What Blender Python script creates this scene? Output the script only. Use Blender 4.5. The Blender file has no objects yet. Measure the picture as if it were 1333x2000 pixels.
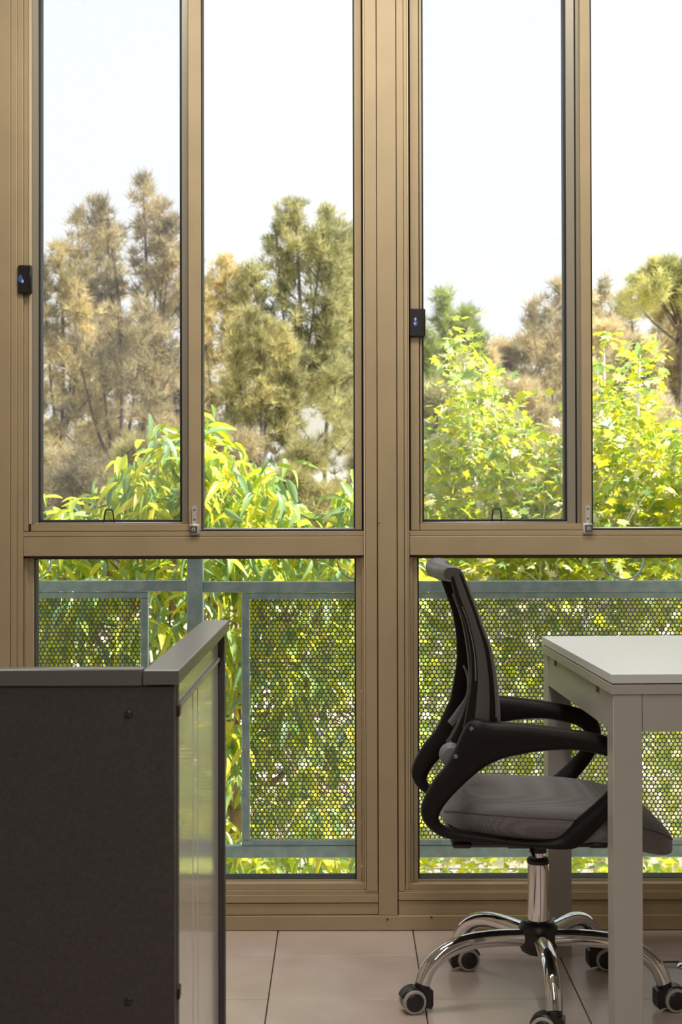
import bpy, math, random
import numpy as np
from mathutils import Vector, Matrix

random.seed(11); rng = np.random.default_rng(7)
sc = bpy.context.scene; col = sc.collection
R = math.radians

# ------------------------------------------------------------------ camera
F = 3200.0; CX = 666.5; CY = 914.0; EYE = 1.10
cam_d = bpy.data.cameras.new('camera'); cam = bpy.data.objects.new('camera', cam_d); col.objects.link(cam)
cam_d.sensor_fit = 'VERTICAL'; cam_d.sensor_height = 36.0; cam_d.lens = 36.0 * F / 2000.0
cam_d.shift_y = -(1000.0 - CY) / 2000.0; cam_d.clip_end = 400
CR = Matrix.Rotation(R(90.75), 3, 'X') @ Matrix.Rotation(R(-0.13), 3, 'Z')
cam.matrix_world = Matrix.Translation((0, 0, EYE)) @ CR.to_4x4()
cam_d.dof.use_dof = True; cam_d.dof.focus_distance = 3.75; cam_d.dof.aperture_fstop = 11.0
sc.camera = cam

def P(px, py, Y):
    d = CR @ Vector(((px - CX) / F, -(py - CY) / F, -1.0))
    k = Y / d.y
    return Vector((d.x * k, Y, EYE + d.z * k))

# ------------------------------------------------------------------ world, sun, lamps, exposure
w = bpy.data.worlds.new('sky'); sc.world = w; w.use_nodes = True
nt = w.node_tree; nt.nodes.clear()
out = nt.nodes.new('ShaderNodeOutputWorld'); bg = nt.nodes.new('ShaderNodeBackground')
tc = nt.nodes.new('ShaderNodeTexCoord'); sx = nt.nodes.new('ShaderNodeSeparateXYZ'); cr = nt.nodes.new('ShaderNodeValToRGB')
nt.links.new(tc.outputs['Generated'], sx.inputs[0]); nt.links.new(sx.outputs['Z'], cr.inputs[0])
nt.links.new(cr.outputs[0], bg.inputs[0]); nt.links.new(bg.outputs[0], out.inputs[0])
cr.color_ramp.elements[0].position = 0.0; cr.color_ramp.elements[0].color = (1.0, 1.0, 1.0, 1)
cr.color_ramp.elements[1].position = 0.9; cr.color_ramp.elements[1].color = (0.62, 0.76, 1.0, 1)
e = cr.color_ramp.elements.new(0.30); e.color = (0.91, 0.955, 1.0, 1)
bg.inputs[1].default_value = 1.24

sun_d = bpy.data.lights.new('sun', 'SUN'); sun = bpy.data.objects.new('sun', sun_d); col.objects.link(sun)
sun_d.energy = 15.5; sun_d.angle = R(0.6); sun_d.color = (1.0, 0.95, 0.86)
SUN_DIR = Vector((0.60, -0.12, 0.78)).normalized()
sun.rotation_euler = SUN_DIR.to_track_quat('Z', 'Y').to_euler()

def area(name, loc, sx_, sy_, power, color, target):
    d = bpy.data.lights.new(name, 'AREA'); d.shape = 'RECTANGLE'; d.size = sx_; d.size_y = sy_
    d.energy = power; d.color = color
    o = bpy.data.objects.new(name, d); col.objects.link(o); o.location = loc
    o.rotation_euler = (Vector(loc) - Vector(target)).to_track_quat('Z', 'Y').to_euler()
area('fill_light_near_window', (0.1, 3.45, 2.66), 1.8, 0.4, 29, (1.0, 0.94, 0.84), (0.1, 3.5, 0))  # added fill light, unseen, to brighten the window frames
area('fill_light_room', (0.165, 0.5, 2.66), 0.10, 4.0, 40, (1.0, 0.95, 0.89), (0.165, 0.5001, 0))  # added strip fill, aligned so its reflection hides behind the mullion

sc.view_settings.view_transform = 'Standard'; sc.view_settings.look = 'None'
sc.view_settings.gamma = 1.0; sc.view_settings.use_curve_mapping = False
sc.view_settings.exposure = 0.0
sc.cycles.use_denoising = True
sc.cycles.max_bounces = 12; sc.cycles.transparent_max_bounces = 24
sc.cycles.sample_clamp_indirect = 6.0

# ------------------------------------------------------------------ materials
def mat(name, color, rough=0.5, metal=0.0, spec=0.5, noise=None, bump=None, coat=0.0, sheen=0.0):
    """noise=(scale, amount) varies the base colour; bump=(scale, strength)"""
    m = bpy.data.materials.new(name); m.use_nodes = True
    n = m.node_tree.nodes; L = m.node_tree.links
    b = n['Principled BSDF']
    b.inputs['Base Color'].default_value = (*color, 1); b.inputs['Roughness'].default_value = rough
    b.inputs['Metallic'].default_value = metal; b.inputs['Specular IOR Level'].default_value = spec
    b.inputs['Coat Weight'].default_value = coat; b.inputs['Sheen Weight'].default_value = sheen
    t = n.new('ShaderNodeTexCoord')
    if noise:
        nz = n.new('ShaderNodeTexNoise'); nz.inputs['Scale'].default_value = noise[0]; nz.inputs['Detail'].default_value = 5
        L.new(t.outputs['Object'], nz.inputs['Vector'])
        mx = n.new('ShaderNodeMix'); mx.data_type = 'RGBA'
        c2 = noise[2] if len(noise) > 2 else tuple(c * (1 - noise[1]) for c in color)
        mx.inputs[6].default_value = (*color, 1); mx.inputs[7].default_value = (*c2, 1)
        rp = n.new('ShaderNodeValToRGB'); rp.color_ramp.elements[0].position = 0.38; rp.color_ramp.elements[1].position = 0.68
        L.new(nz.outputs[0], rp.inputs[0]); L.new(rp.outputs[0], mx.inputs[0]); L.new(mx.outputs[2], b.inputs['Base Color'])
    if bump:
        nb = n.new('ShaderNodeTexNoise'); nb.inputs['Scale'].default_value = bump[0]
        L.new(t.outputs['Object'], nb.inputs['Vector'])
        bp = n.new('ShaderNodeBump'); bp.inputs['Strength'].default_value = bump[1]; bp.inputs['Distance'].default_value = 0.002
        L.new(nb.outputs[0], bp.inputs['Height']); L.new(bp.outputs[0], b.inputs['Normal'])
    return m

def wave_bump(m, scale, strength, direction='X', dist=0.001):
    n = m.node_tree.nodes; L = m.node_tree.links; b = n['Principled BSDF']
    t = n.new('ShaderNodeTexCoord'); wv = n.new('ShaderNodeTexWave'); wv.wave_type = 'BANDS'; wv.bands_direction = direction
    wv.inputs['Scale'].default_value = scale; wv.inputs['Distortion'].default_value = 0
    L.new(t.outputs['Object'], wv.inputs['Vector'])
    bp = n.new('ShaderNodeBump'); bp.inputs['Strength'].default_value = strength; bp.inputs['Distance'].default_value = dist
    L.new(wv.outputs['Fac'], bp.inputs['Height']); L.new(bp.outputs[0], b.inputs['Normal'])

def leaf_mat(name, cols, trans, rough=0.4, spec=0.5, tmix=0.5, patch=None):
    """cols/trans: lists of reflectance / transmittance colours picked per leaf (random per island)"""
    m = bpy.data.materials.new(name); m.use_nodes = True
    n = m.node_tree.nodes; L = m.node_tree.links
    b = n['Principled BSDF']; o = n['Material Output']
    g = n.new('ShaderNodeNewGeometry')
    def ramp(cs, jit):
        r = n.new('ShaderNodeValToRGB'); r.color_ramp.interpolation = 'LINEAR'
        while len(r.color_ramp.elements) > 1: r.color_ramp.elements.remove(r.color_ramp.elements[-1])
        for i, c in enumerate(cs):
            p = i / max(1, len(cs) - 1)
            el = r.color_ramp.elements[0] if i == 0 else r.color_ramp.elements.new(p)
            el.position = p; el.color = (*c, 1)
        L.new(g.outputs['Random Per Island'], r.inputs[0]); return r
    r1 = ramp(cols, 0); r2 = ramp(trans, 0)
    o1, o2 = r1.outputs[0], r2.outputs[0]
    if patch is None and name.startswith(('casuarina', 'shrub', 'conifer', 'tan', 'yellow', 'dark_brown')): patch = 1.1
    if patch:   # sprays of older, duller and of fresh growth
        nz = n.new('ShaderNodeTexNoise'); nz.inputs['Scale'].default_value = patch; nz.inputs['Detail'].default_value = 3
        L.new(g.outputs['Position'], nz.inputs['Vector'])
        rp = n.new('ShaderNodeValToRGB'); rp.color_ramp.elements[0].position = 0.36; rp.color_ramp.elements[1].position = 0.62
        rp.color_ramp.elements[0].color = (0.56, 0.58, 0.56, 1); rp.color_ramp.elements[1].color = (1.18, 1.14, 1.06, 1)
        L.new(nz.outputs[0], rp.inputs[0])
        outs = []
        for src_ in (o1, o2):
            m_ = n.new('ShaderNodeMix'); m_.data_type = 'RGBA'; m_.blend_type = 'MULTIPLY'; m_.inputs[0].default_value = 1
            L.new(src_, m_.inputs[6]); L.new(rp.outputs[0], m_.inputs[7]); outs.append(m_.outputs[2])
        o1, o2 = outs
    L.new(o1, b.inputs['Base Color']); b.inputs['Roughness'].default_value = rough; b.inputs['Specular IOR Level'].default_value = spec
    t = n.new('ShaderNodeBsdfTranslucent'); L.new(o2, t.inputs[0])
    mx = n.new('ShaderNodeMixShader'); mx.inputs[0].default_value = tmix
    L.new(b.outputs[0], mx.inputs[1]); L.new(t.outputs[0], mx.inputs[2]); L.new(mx.outputs[0], o.inputs[0])
    return m

def glass_mat():
    m = bpy.data.materials.new('window_glass'); m.use_nodes = True
    n = m.node_tree.nodes; L = m.node_tree.links; n.clear()
    o = n.new('ShaderNodeOutputMaterial'); t = n.new('ShaderNodeBsdfTransparent'); g = n.new('ShaderNodeBsdfGlossy')
    g.inputs['Roughness'].default_value = 0.0; t.inputs[0].default_value = (0.985, 0.99, 0.985, 1)
    f = n.new('ShaderNodeFresnel'); f.inputs[0].default_value = 1.3
    mx = n.new('ShaderNodeMixShader'); L.new(f.outputs[0], mx.inputs[0]); L.new(t.outputs[0], mx.inputs[1]); L.new(g.outputs[0], mx.inputs[2])
    L.new(mx.outputs[0], o.inputs[0]); return m

def screen_mat(name, color, cover, scale=None, cell=0.5):
    """fine woven cloth: threads cover `cover` of the area; scale adds a visible dot weave"""
    m = bpy.data.materials.new(name); m.use_nodes = True
    n = m.node_tree.nodes; L = m.node_tree.links; n.clear()
    o = n.new('ShaderNodeOutputMaterial'); t = n.new('ShaderNodeBsdfTransparent'); d = n.new('ShaderNodeBsdfDiffuse')
    d.inputs[0].default_value = (*color, 1)
    mx = n.new('ShaderNodeMixShader'); mx.inputs[0].default_value = cover
    tx = n.new('ShaderNodeTexCoord')
    if scale:
        v = n.new('ShaderNodeTexVoronoi'); v.inputs['Scale'].default_value = scale; v.inputs['Randomness'].default_value = 0.1
        L.new(tx.outputs['Object'], v.inputs['Vector'])
        mt = n.new('ShaderNodeMath'); mt.operation = 'GREATER_THAN'; mt.inputs[1].default_value = cell
        L.new(v.outputs['Distance'], mt.inputs[0]); L.new(mt.outputs[0], mx.inputs[0])
    else:
        nz = n.new('ShaderNodeTexNoise'); nz.inputs['Scale'].default_value = 60
        mpn = n.new('ShaderNodeMapRange'); mpn.inputs[3].default_value = cover - 0.02; mpn.inputs[4].default_value = cover + 0.02
        L.new(tx.outputs['Object'], nz.inputs['Vector']); L.new(nz.outputs[0], mpn.inputs[0]); L.new(mpn.outputs[0], mx.inputs[0])
    L.new(t.outputs[0], mx.inputs[1]); L.new(d.outputs[0], mx.inputs[2]); L.new(mx.outputs[0], o.inputs[0])
    return m

M = {}
M['frame'] = mat('bronze_powder_coat', (0.44, 0.345, 0.21), 0.42, spec=0.4, noise=(9, 0.08), bump=(900, 0.06))
M['frame_edge'] = mat('bronze_edge_highlight', (0.66, 0.54, 0.37), 0.35, spec=0.5)  # lighter bronze paints the highlight along the strip edges
M['seam'] = mat('seam_shadow_gap', (0.07, 0.05, 0.03), 0.8)
M['gasket'] = mat('black_rubber_gasket', (0.018, 0.017, 0.022), 0.6)
M['screenframe'] = mat('grey_screen_frame', (0.33, 0.30, 0.24), 0.4, metal=0.3)
M['alu'] = mat('bare_aluminium', (0.62, 0.64, 0.66), 0.35, metal=0.8)
M['lock'] = mat('satin_metal_lock', (0.68, 0.67, 0.64), 0.35, metal=0.4)
M['lockface'] = mat('dark_lock_face', (0.16, 0.17, 0.17), 0.4, metal=0.6)
M['blackplastic'] = mat('black_plastic', (0.014, 0.012, 0.012), 0.38)
M['bluemark'] = mat('blue_logo_ink', (0.05, 0.10, 0.42), 0.5)
M['palemark'] = mat('pale_logo_ink', (0.45, 0.50, 0.62), 0.5)
M['glass'] = glass_mat()
M['flyscreen'] = screen_mat('insect_screen_mesh', (0.34, 0.36, 0.46), 0.085)
M['plaster'] = mat('cream_plaster', (0.62, 0.56, 0.46), 0.8, bump=(120, 0.1))
M['ceiling'] = mat('ceiling_paint', (0.75, 0.72, 0.66), 0.8)
M['grout'] = mat('dark_grout', (0.10, 0.075, 0.065), 0.9)
M['rail'] = mat('galvanised_blue_grey', (0.29, 0.405, 0.46), 0.55, metal=0.05, noise=(30, 0.3, (0.42, 0.54, 0.60)), bump=(200, 0.2))
M['perf'] = mat('perforated_sheet', (0.10, 0.112, 0.11), 0.55, metal=0.1)
M['table'] = mat('white_laminate_shaded', (0.45, 0.435, 0.405), 0.34, spec=0.5, bump=(700, 0.05))  # table laminate with the shade of its front faces in the colour
M['tabletop'] = mat('white_laminate_skylit', (0.70, 0.73, 0.77), 0.34, spec=0.7, bump=(700, 0.04))  # same laminate, painted paler and bluer for sky light on top
M['gap'] = mat('black_gap', (0.01, 0.01, 0.01), 0.8)
M['darkpanel'] = mat('dark_charcoal_laminate', (0.062, 0.055, 0.054), 0.5, noise=(220, 0.25), bump=(500, 0.15))
M['caprail'] = mat('grey_metallic_cap', (0.125, 0.12, 0.118), 0.30, spec=1.0, metal=0.0)
M['paleglossy'] = mat('pale_gloss_panel', (0.74, 0.74, 0.71), 0.16, spec=0.8, coat=0.2)
wave_bump(M['paleglossy'], 12.5, 0.10, 'Y', 0.001)
M['chrome'] = mat('chrome', (0.80, 0.80, 0.81), 0.06, metal=1.0)
M['armplastic'] = mat('black_arm_plastic', (0.010, 0.008, 0.008), 0.46, spec=0.22)
M['backplastic'] = mat('charcoal_back_plastic', (0.085, 0.083, 0.078), 0.42, spec=0.5, bump=(600, 0.1))
M['greyplastic'] = mat('grey_plastic', (0.20, 0.215, 0.245), 0.38)
M['tyre'] = mat('pale_grey_tyre', (0.42, 0.40, 0.38), 0.5)
M['hub'] = mat('dark_wheel_hub', (0.022, 0.016, 0.017), 0.4)
M['meshback'] = screen_mat('black_mesh_weave', (0.03, 0.03, 0.032), 0.7, 330, 0.33)
def fabric():
    m = mat('grey_mesh_fabric', (0.115, 0.105, 0.108), 0.75, sheen=0.3)
    n = m.node_tree.nodes; L = m.node_tree.links; b = n['Principled BSDF']
    t = n.new('ShaderNodeTexCoord'); v = n.new('ShaderNodeTexVoronoi'); v.inputs['Scale'].default_value = 330; v.inputs['Randomness'].default_value = 0.15
    L.new(t.outputs['Object'], v.inputs['Vector'])
    r = n.new('ShaderNodeValToRGB'); r.color_ramp.elements[0].position = 0.15; r.color_ramp.elements[1].position = 0.55
    r.color_ramp.elements[0].color = (0.055, 0.047, 0.05, 1); r.color_ramp.elements[1].color = (0.17, 0.155, 0.16, 1)
    L.new(v.outputs['Distance'], r.inputs[0]); L.new(r.outputs[0], b.inputs['Base Color'])
    bp = n.new('ShaderNodeBump'); bp.inputs['Strength'].default_value = 0.3; bp.inputs['Distance'].default_value = 0.001
    L.new(v.outputs['Distance'], bp.inputs['Height']); L.new(bp.outputs[0], b.inputs['Normal'])
    return m
M['fabric'] = fabric()
M['piping'] = mat('fabric_piping', (0.09, 0.085, 0.088), 0.7)
M['bark'] = mat('grey_brown_bark', (0.13, 0.10, 0.08), 0.9, noise=(6, 0.4))
M['pinkbark'] = mat('pinkish_bark', (0.42, 0.28, 0.21), 0.85, noise=(14, 0.4), bump=(40, 0.6))
M['palebark'] = mat('pale_bark', (0.82, 0.80, 0.76), 0.8, noise=(14, 0.35))
M['ground'] = mat('pale_ground', (0.55, 0.51, 0.44), 0.95, noise=(0.9, 0.5, (0.34, 0.36, 0.17)))
M['blockwall'] = mat('cream_block', (0.70, 0.64, 0.58), 0.85, noise=(5, 0.12))
M['mortar'] = mat('mortar', (0.40, 0.37, 0.34), 0.9)
M['render_wall'] = mat('house_render', (0.72, 0.70, 0.68), 0.8)
M['terracotta'] = mat('terracotta_roof', (0.48, 0.20, 0.13), 0.8)
M['greyroof'] = mat('grey_roof', (0.36, 0.37, 0.40), 0.7)
M['housedark'] = mat('dark_window', (0.03, 0.035, 0.04), 0.2)
M['facade'] = mat('facade_render', (0.50, 0.46, 0.40), 0.8)

# ------------------------------------------------------------------ mesh helpers
def catmull(pts, k, closed=False):
    pts = [Vector(p) for p in pts]; n = len(pts); res = []
    rngi = range(n) if closed else range(n - 1)
    for i in rngi:
        if closed: p0, p1, p2, p3 = pts[(i-1) % n], pts[i], pts[(i+1) % n], pts[(i+2) % n]
        else: p0, p1, p2, p3 = pts[max(i-1, 0)], pts[i], pts[i+1], pts[min(i+2, n-1)]
        for j in range(k):
            t = j / k
            res.append(0.5 * ((2*p1) + (p2-p0)*t + (2*p0-5*p1+4*p2-p3)*t*t + (-p0+3*p1-3*p2+p3)*t**3))
    if not closed: res.append(pts[-1])
    return res

class MB:
    def __init__(s): s.v = []; s.f = []
    def add(s, vs, fs):
        b = len(s.v); s.v += [tuple(v) for v in vs]; s.f += [tuple(b + i for i in f) for f in fs]; return s
    def box(s, x0, x1, y0, y1, z0, z1, bev=0.0):
        x0, x1 = sorted((x0, x1)); y0, y1 = sorted((y0, y1)); z0, z1 = sorted((z0, z1))
        b = min(bev, (x1-x0)*.45, (y1-y0)*.45, (z1-z0)*.45)
        if b <= 0:
            vs = [(x, y, z) for z in (z0, z1) for y in (y0, y1) for x in (x0, x1)]
            return s.add(vs, [(0,2,3,1),(4,5,7,6),(0,1,5,4),(2,6,7,3),(0,4,6,2),(1,3,7,5)])
        vs = []; idx = {}
        for ix, x in enumerate((x0, x1)):
            for iy, y in enumerate((y0, y1)):
                for iz, z in enumerate((z0, z1)):
                    dx = b if ix == 0 else -b; dy = b if iy == 0 else -b; dz = b if iz == 0 else -b
                    for a, p in enumerate(((x, y+dy, z+dz), (x+dx, y, z+dz), (x+dx, y+dy, z))):
                        idx[(ix, iy, iz, a)] = len(vs); vs.append(p)
        g = lambda ix, iy, iz, a: idx[(ix, iy, iz, a)]
        fs = []
        for i in (0, 1):
            q = [g(i,0,0,0), g(i,1,0,0), g(i,1,1,0), g(i,0,1,0)]; fs.append(q if i else q[::-1])
            q = [g(0,i,0,1), g(0,i,1,1), g(1,i,1,1), g(1,i,0,1)]; fs.append(q if i else q[::-1])
            q = [g(0,0,i,2), g(1,0,i,2), g(1,1,i,2), g(0,1,i,2)]; fs.append(q if i else q[::-1])
        for i in (0, 1):
            for j in (0, 1):
                q = [g(i,j,0,0), g(i,j,1,0), g(i,j,1,1), g(i,j,0,1)]; fs.append(q if (i+j) % 2 else q[::-1])
                q = [g(0,i,j,1), g(1,i,j,1), g(1,i,j,2), g(0,i,j,2)]; fs.append(q if (i+j) % 2 else q[::-1])
                q = [g(i,0,j,0), g(i,1,j,0), g(i,1,j,2), g(i,0,j,2)]; fs.append(q[::-1] if (i+j) % 2 else q)
        for i in (0, 1):
            for j in (0, 1):
                for k in (0, 1):
                    q = [g(i,j,k,0), g(i,j,k,1), g(i,j,k,2)]; fs.append(q if (i+j+k) % 2 else q[::-1])
        return s.add(vs, fs)
    def tube(s, pts, r, seg=10, caps=True, flat=None):
        """r: number or list; flat=(ry, rz) multipliers for an oval section in (side, up)"""
        pts = [Vector(p) for p in pts]; n = len(pts)
        rs = r if isinstance(r, (list, tuple)) else [r]*n
        vs = []; up0 = None
        for i, p in enumerate(pts):
            t = (pts[min(i+1, n-1)] - pts[max(i-1, 0)]).normalized()
            if up0 is None: up0 = Vector((0, 0, 1)) if abs(t.z) < 0.9 else Vector((0, 1, 0))
            side = t.cross(up0).normalized(); up = side.cross(t).normalized(); up0 = up
            a, b = (flat if flat else (1, 1))
            for k in range(seg):
                an = 2*math.pi*k/seg
                vs.append(p + side*math.cos(an)*rs[i]*a + up*math.sin(an)*rs[i]*b)
        fs = [(i*seg+k, i*seg+(k+1) % seg, (i+1)*seg+(k+1) % seg, (i+1)*seg+k) for i in range(n-1) for k in range(seg)]
        if caps: fs += [tuple(range(seg))[::-1], tuple((n-1)*seg + k for k in range(seg))]
        return s.add(vs, fs)
    def ring(s, c, rad, w, axis='Y', seg=40, half=0.006):
        """flat bar ring: radial thickness w, axial half width"""
        vs = []; fs = []
        for k in range(seg):
            a = 2*math.pi*k/seg
            for (rr, hh) in ((rad-w, -half), (rad, -half), (rad, half), (rad-w, half)):
                vs.append((c[0]+math.cos(a)*rr, c[1]+hh, c[2]+math.sin(a)*rr))
        for k in range(seg):
            for j in range(4):
                a, b = k*4+j, k*4+(j+1) % 4; c2, d = ((k+1) % seg)*4+(j+1) % 4, ((k+1) % seg)*4+j
                fs.append((a, b, c2, d))
        return s.add(vs, fs)
    def lathe(s, prof, c, axis=(0, 0, 1), seg=28):
        """prof: (radius, height) along axis from c"""
        ax = Vector(axis).normalized(); q = Vector((0, 0, 1)).rotation_difference(ax); c = Vector(c)
        vs = []
        for r, h in prof:
            for k in range(seg):
                a = 2*math.pi*k/seg
                vs.append(c + q @ Vector((math.cos(a)*r, math.sin(a)*r, h)))
        n = len(prof)
        fs = [(i*seg+k, i*seg+(k+1) % seg, (i+1)*seg+(k+1) % seg, (i+1)*seg+k) for i in range(n-1) for k in range(seg)]
        fs += [tuple(range(seg))[::-1], tuple((n-1)*seg+k for k in range(seg))]
        return s.add(vs, fs)
    def ribbon(s, outer, inner, yc, t, closed=True, k=4, rr=0.006, yfun=None):
        """section between outer and inner (x,z) outlines, thickness t across Y, rounded corners"""
        O = catmull([(a[0], 0, a[1]) for a in outer], k, closed); I = catmull([(a[0], 0, a[1]) for a in inner], k, closed)
        vs = []; n = len(O)
        for i in range(n):
            o, i_ = O[i], I[i]; d = i_ - o; L = d.length; r = min(rr, L*.4, t*.4); u = d / max(L, 1e-6)
            y0 = yc(o, i_) if callable(yc) else yc
            q = r*0.3
            for (a, y) in ((0, -t/2+r), (q, -t/2+q), (r, -t/2), (L-r, -t/2), (L-q, -t/2+q), (L, -t/2+r), (L, t/2-r), (L-q, t/2-q), (L-r, t/2), (r, t/2), (q, t/2-q), (0, t/2-r)):
                p = o + u*a; vs.append((p.x, y0 + y, p.z))
        fs = []
        m = 12
        for i in range(n if closed else n-1):
            j = (i+1) % n
            for a in range(m): fs.append((i*m+a, i*m+(a+1) % m, j*m+(a+1) % m, j*m+a))
        if not closed: fs += [tuple(range(m))[::-1], tuple((n-1)*m + a for a in range(m))]
        return s.add(vs, fs)
    def prism(s, poly, a0, a1, axis='X'):
        """poly in the two other axes, extruded a0..a1 along axis"""
        n = len(poly); vs = []
        for a in (a0, a1):
            for p in poly:
                vs.append((a, p[0], p[1]) if axis == 'X' else ((p[0], a, p[1]) if axis == 'Y' else (p[0], p[1], a)))
        fs = [tuple(range(n))[::-1], tuple(range(n, 2*n))] + [(i, (i+1) % n, n+(i+1) % n, n+i) for i in range(n)]
        return s.add(vs, fs)
    def rot(s, about, ang):
        c, si = math.cos(ang), math.sin(ang)
        s.v = [(about[0]+(x-about[0])*c-(y-about[1])*si, about[1]+(x-about[0])*si+(y-about[1])*c, z) for x, y, z in s.v]; return s
    def build(s, name, m, parent=None, smooth=False, ang=40):
        me = bpy.data.meshes.new(name); me.from_pydata(s.v, [], s.f); me.validate()
        import bmesh
        bm = bmesh.new(); bm.from_mesh(me); bmesh.ops.recalc_face_normals(bm, faces=bm.faces); bm.to_mesh(me); bm.free()
        me.materials.append(M[m] if isinstance(m, str) else m)
        if smooth:
            me.shade_smooth(); me.set_sharp_from_angle(angle=R(ang))
        return link(name, me, parent)

def link(name, me, parent=None):
    o = bpy.data.objects.new(name, me); col.objects.link(o)
    if parent is not None:
        o.parent = parent; o.matrix_parent_inverse = world_of(parent).inverted()
    return o
def world_of(o):
    m = o.matrix_basis.copy()
    if o.parent: m = world_of(o.parent) @ o.matrix_parent_inverse @ m
    return m
def thing(name, label, cat, loc, group=None):
    o = bpy.data.objects.new(name, None); col.objects.link(o); o.location = loc; o.empty_display_size = 0.1
    o['label'] = label; o['category'] = cat
    if group: o['group'] = group
    return o
def tag(o, label, cat, group=None):
    o['label'] = label; o['category'] = cat
    if group: o['group'] = group
    return o
def structure(o): o['kind'] = 'structure'; return o
def setting(name, loc=(0, 0, 0)):
    o = bpy.data.objects.new(name, None); col.objects.link(o); o.location = loc; o['kind'] = 'structure'; return o
def bx(*a, bev=0.0): return MB().box(*a, bev=bev)

# rect given by pixel edges as seen at the depth of its front face
def pbox(mb, x0, y0, x1, y1, Yf, Yb, bev=0.0008, ref=1050):
    xc = (x0 + x1) / 2; yc = (y0 + y1) / 2
    X0 = P(x0, yc if ref is None else ref, Yf).x; X1 = P(x1, yc if ref is None else ref, Yf).x
    xr = min(max(xc, 0), 1333)
    Z1 = P(xr, y0, Yf).z; Z0 = P(xr, y1, Yf).z
    return mb.box(X0, X1, Yf, Yb, Z0, Z1, bev)

# ------------------------------------------------------------------ room shell
YW = 4.13          # room face of the sill at the floor
ZC = 2.70          # ceiling
fl = structure(bx(-2.2, 2.8, -2.6, YW+0.12, -0.12, -0.008).build('floor', 'grout'))
# tiles
def tile_mat():
    m = bpy.data.materials.new('pinkish_ceramic_tile'); m.use_nodes = True
    n = m.node_tree.nodes; L = m.node_tree.links; b = n['Principled BSDF']
    b.inputs['Roughness'].default_value = 0.30; b.inputs['Specular IOR Level'].default_value = 0.45
    t = n.new('ShaderNodeTexCoord'); oi = n.new('ShaderNodeObjectInfo'); geo = n.new('ShaderNodeNewGeometry')
    nz = n.new('ShaderNodeTexNoise'); nz.inputs['Scale'].default_value = 7; nz.inputs['Detail'].default_value = 6
    L.new(geo.outputs['Position'], nz.inputs['Vector'])
    r = n.new('ShaderNodeValToRGB'); r.color_ramp.elements[0].position = 0.3; r.color_ramp.elements[1].position = 0.7
    r.color_ramp.elements[0].color = (0.54, 0.43, 0.38, 1); r.color_ramp.elements[1].color = (0.64, 0.53, 0.48, 1)
    L.new(nz.outputs[0], r.inputs[0])
    mx = n.new('ShaderNodeMix'); mx.data_type = 'RGBA'; mx.blend_type = 'MULTIPLY'; mx.inputs[0].default_value = 1
    mr = n.new('ShaderNodeMapRange'); mr.inputs[3].default_value = 0.92; mr.inputs[4].default_value = 1.04
    L.new(oi.outputs['Random'], mr.inputs[0]); L.new(r.outputs[0], mx.inputs[6])
    cb = n.new('ShaderNodeCombineColor'); [L.new(mr.outputs[0], cb.inputs[i]) for i in range(3)]
    L.new(cb.outputs[0], mx.inputs[7]); L.new(mx.outputs[2], b.inputs['Base Color'])
    bp = n.new('ShaderNodeBump'); bp.inputs['Strength'].default_value = 0.08; bp.inputs['Distance'].default_value = 0.003
    n2 = n.new('ShaderNodeTexNoise'); n2.inputs['Scale'].default_value = 25; L.new(geo.outputs['Position'], n2.inputs['Vector'])
    L.new(n2.outputs[0], bp.inputs['Height']); L.new(bp.outputs[0], b.inputs['Normal'])
    return m
M['tile'] = tile_mat()
PT = 0.3365; GX = 0.1767; GY = 3.885 - 0.334*5; PY = 0.3335
tmesh = bx(0.0013, PT-0.0013, 0.0013, PY-0.0013, -0.0088, 0.0, bev=0.001).build('tile', 'tile', fl)
first = True
for j in range(-9, 8):
    for i in range(-6, 7):
        x = GX + i*PT; y = GY + j*PY
        if y > YW + 0.02 or y < -0.6: continue
        if abs(x + PT/2) > 0.25 + (y+0.6)*0.33 + 0.6: continue
        if first: o = tmesh; first = False
        else:
            o = tmesh.copy(); col.objects.link(o)
        yy = y
        if y + PY > YW + 0.05:   # cut row against the sill
            o.scale = (1, (YW + 0.03 - y)/PY, 1)
        o.location = (x, yy, (random.random()-0.5)*0.0006)

structure(bx(-2.2, 2.8, -2.6, YW+0.12, ZC, ZC+0.1).build('ceiling', 'ceiling'))
structure(bx(-2.3, -2.2, -2.6, YW+0.12, -0.1, ZC+0.1).build('wall_left', 'plaster'))
structure(bx(2.8, 2.9, -2.6, YW+0.12, -0.1, ZC+0.1).build('wall_right', 'plaster'))
structure(bx(-2.3, 2.9, -2.7, -2.6, -0.1, ZC+0.1).build('wall_back', 'plaster'))
XL0 = P(-30, 1050, 4.12).x        # left edge of the aluminium jamb
XR1 = P(1478, 1050, 4.12).x
wf = MB()
wf.box(-2.2, XL0, YW, YW+0.12, 0, ZC); wf.box(XR1+0.02, 2.8, YW, YW+0.12, 0, ZC); wf.box(XL0, XR1+0.02, YW, YW+0.12, 2.44, ZC)
structure(wf.build('wall_front', 'plaster'))
structure(bx(-2.3, 2.9, YW+0.12, YW+0.2, -3.4, -0.05).build('wall_outside', 'facade'))
structure(bx(-2.6, 3.2, YW+0.12, 5.3, 2.78, 2.92).build('shading_overhang', 'facade'))  # unseen overhang, sized to keep the sun off window and railing

ZT = 2.42; ZTpx = -30
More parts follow.
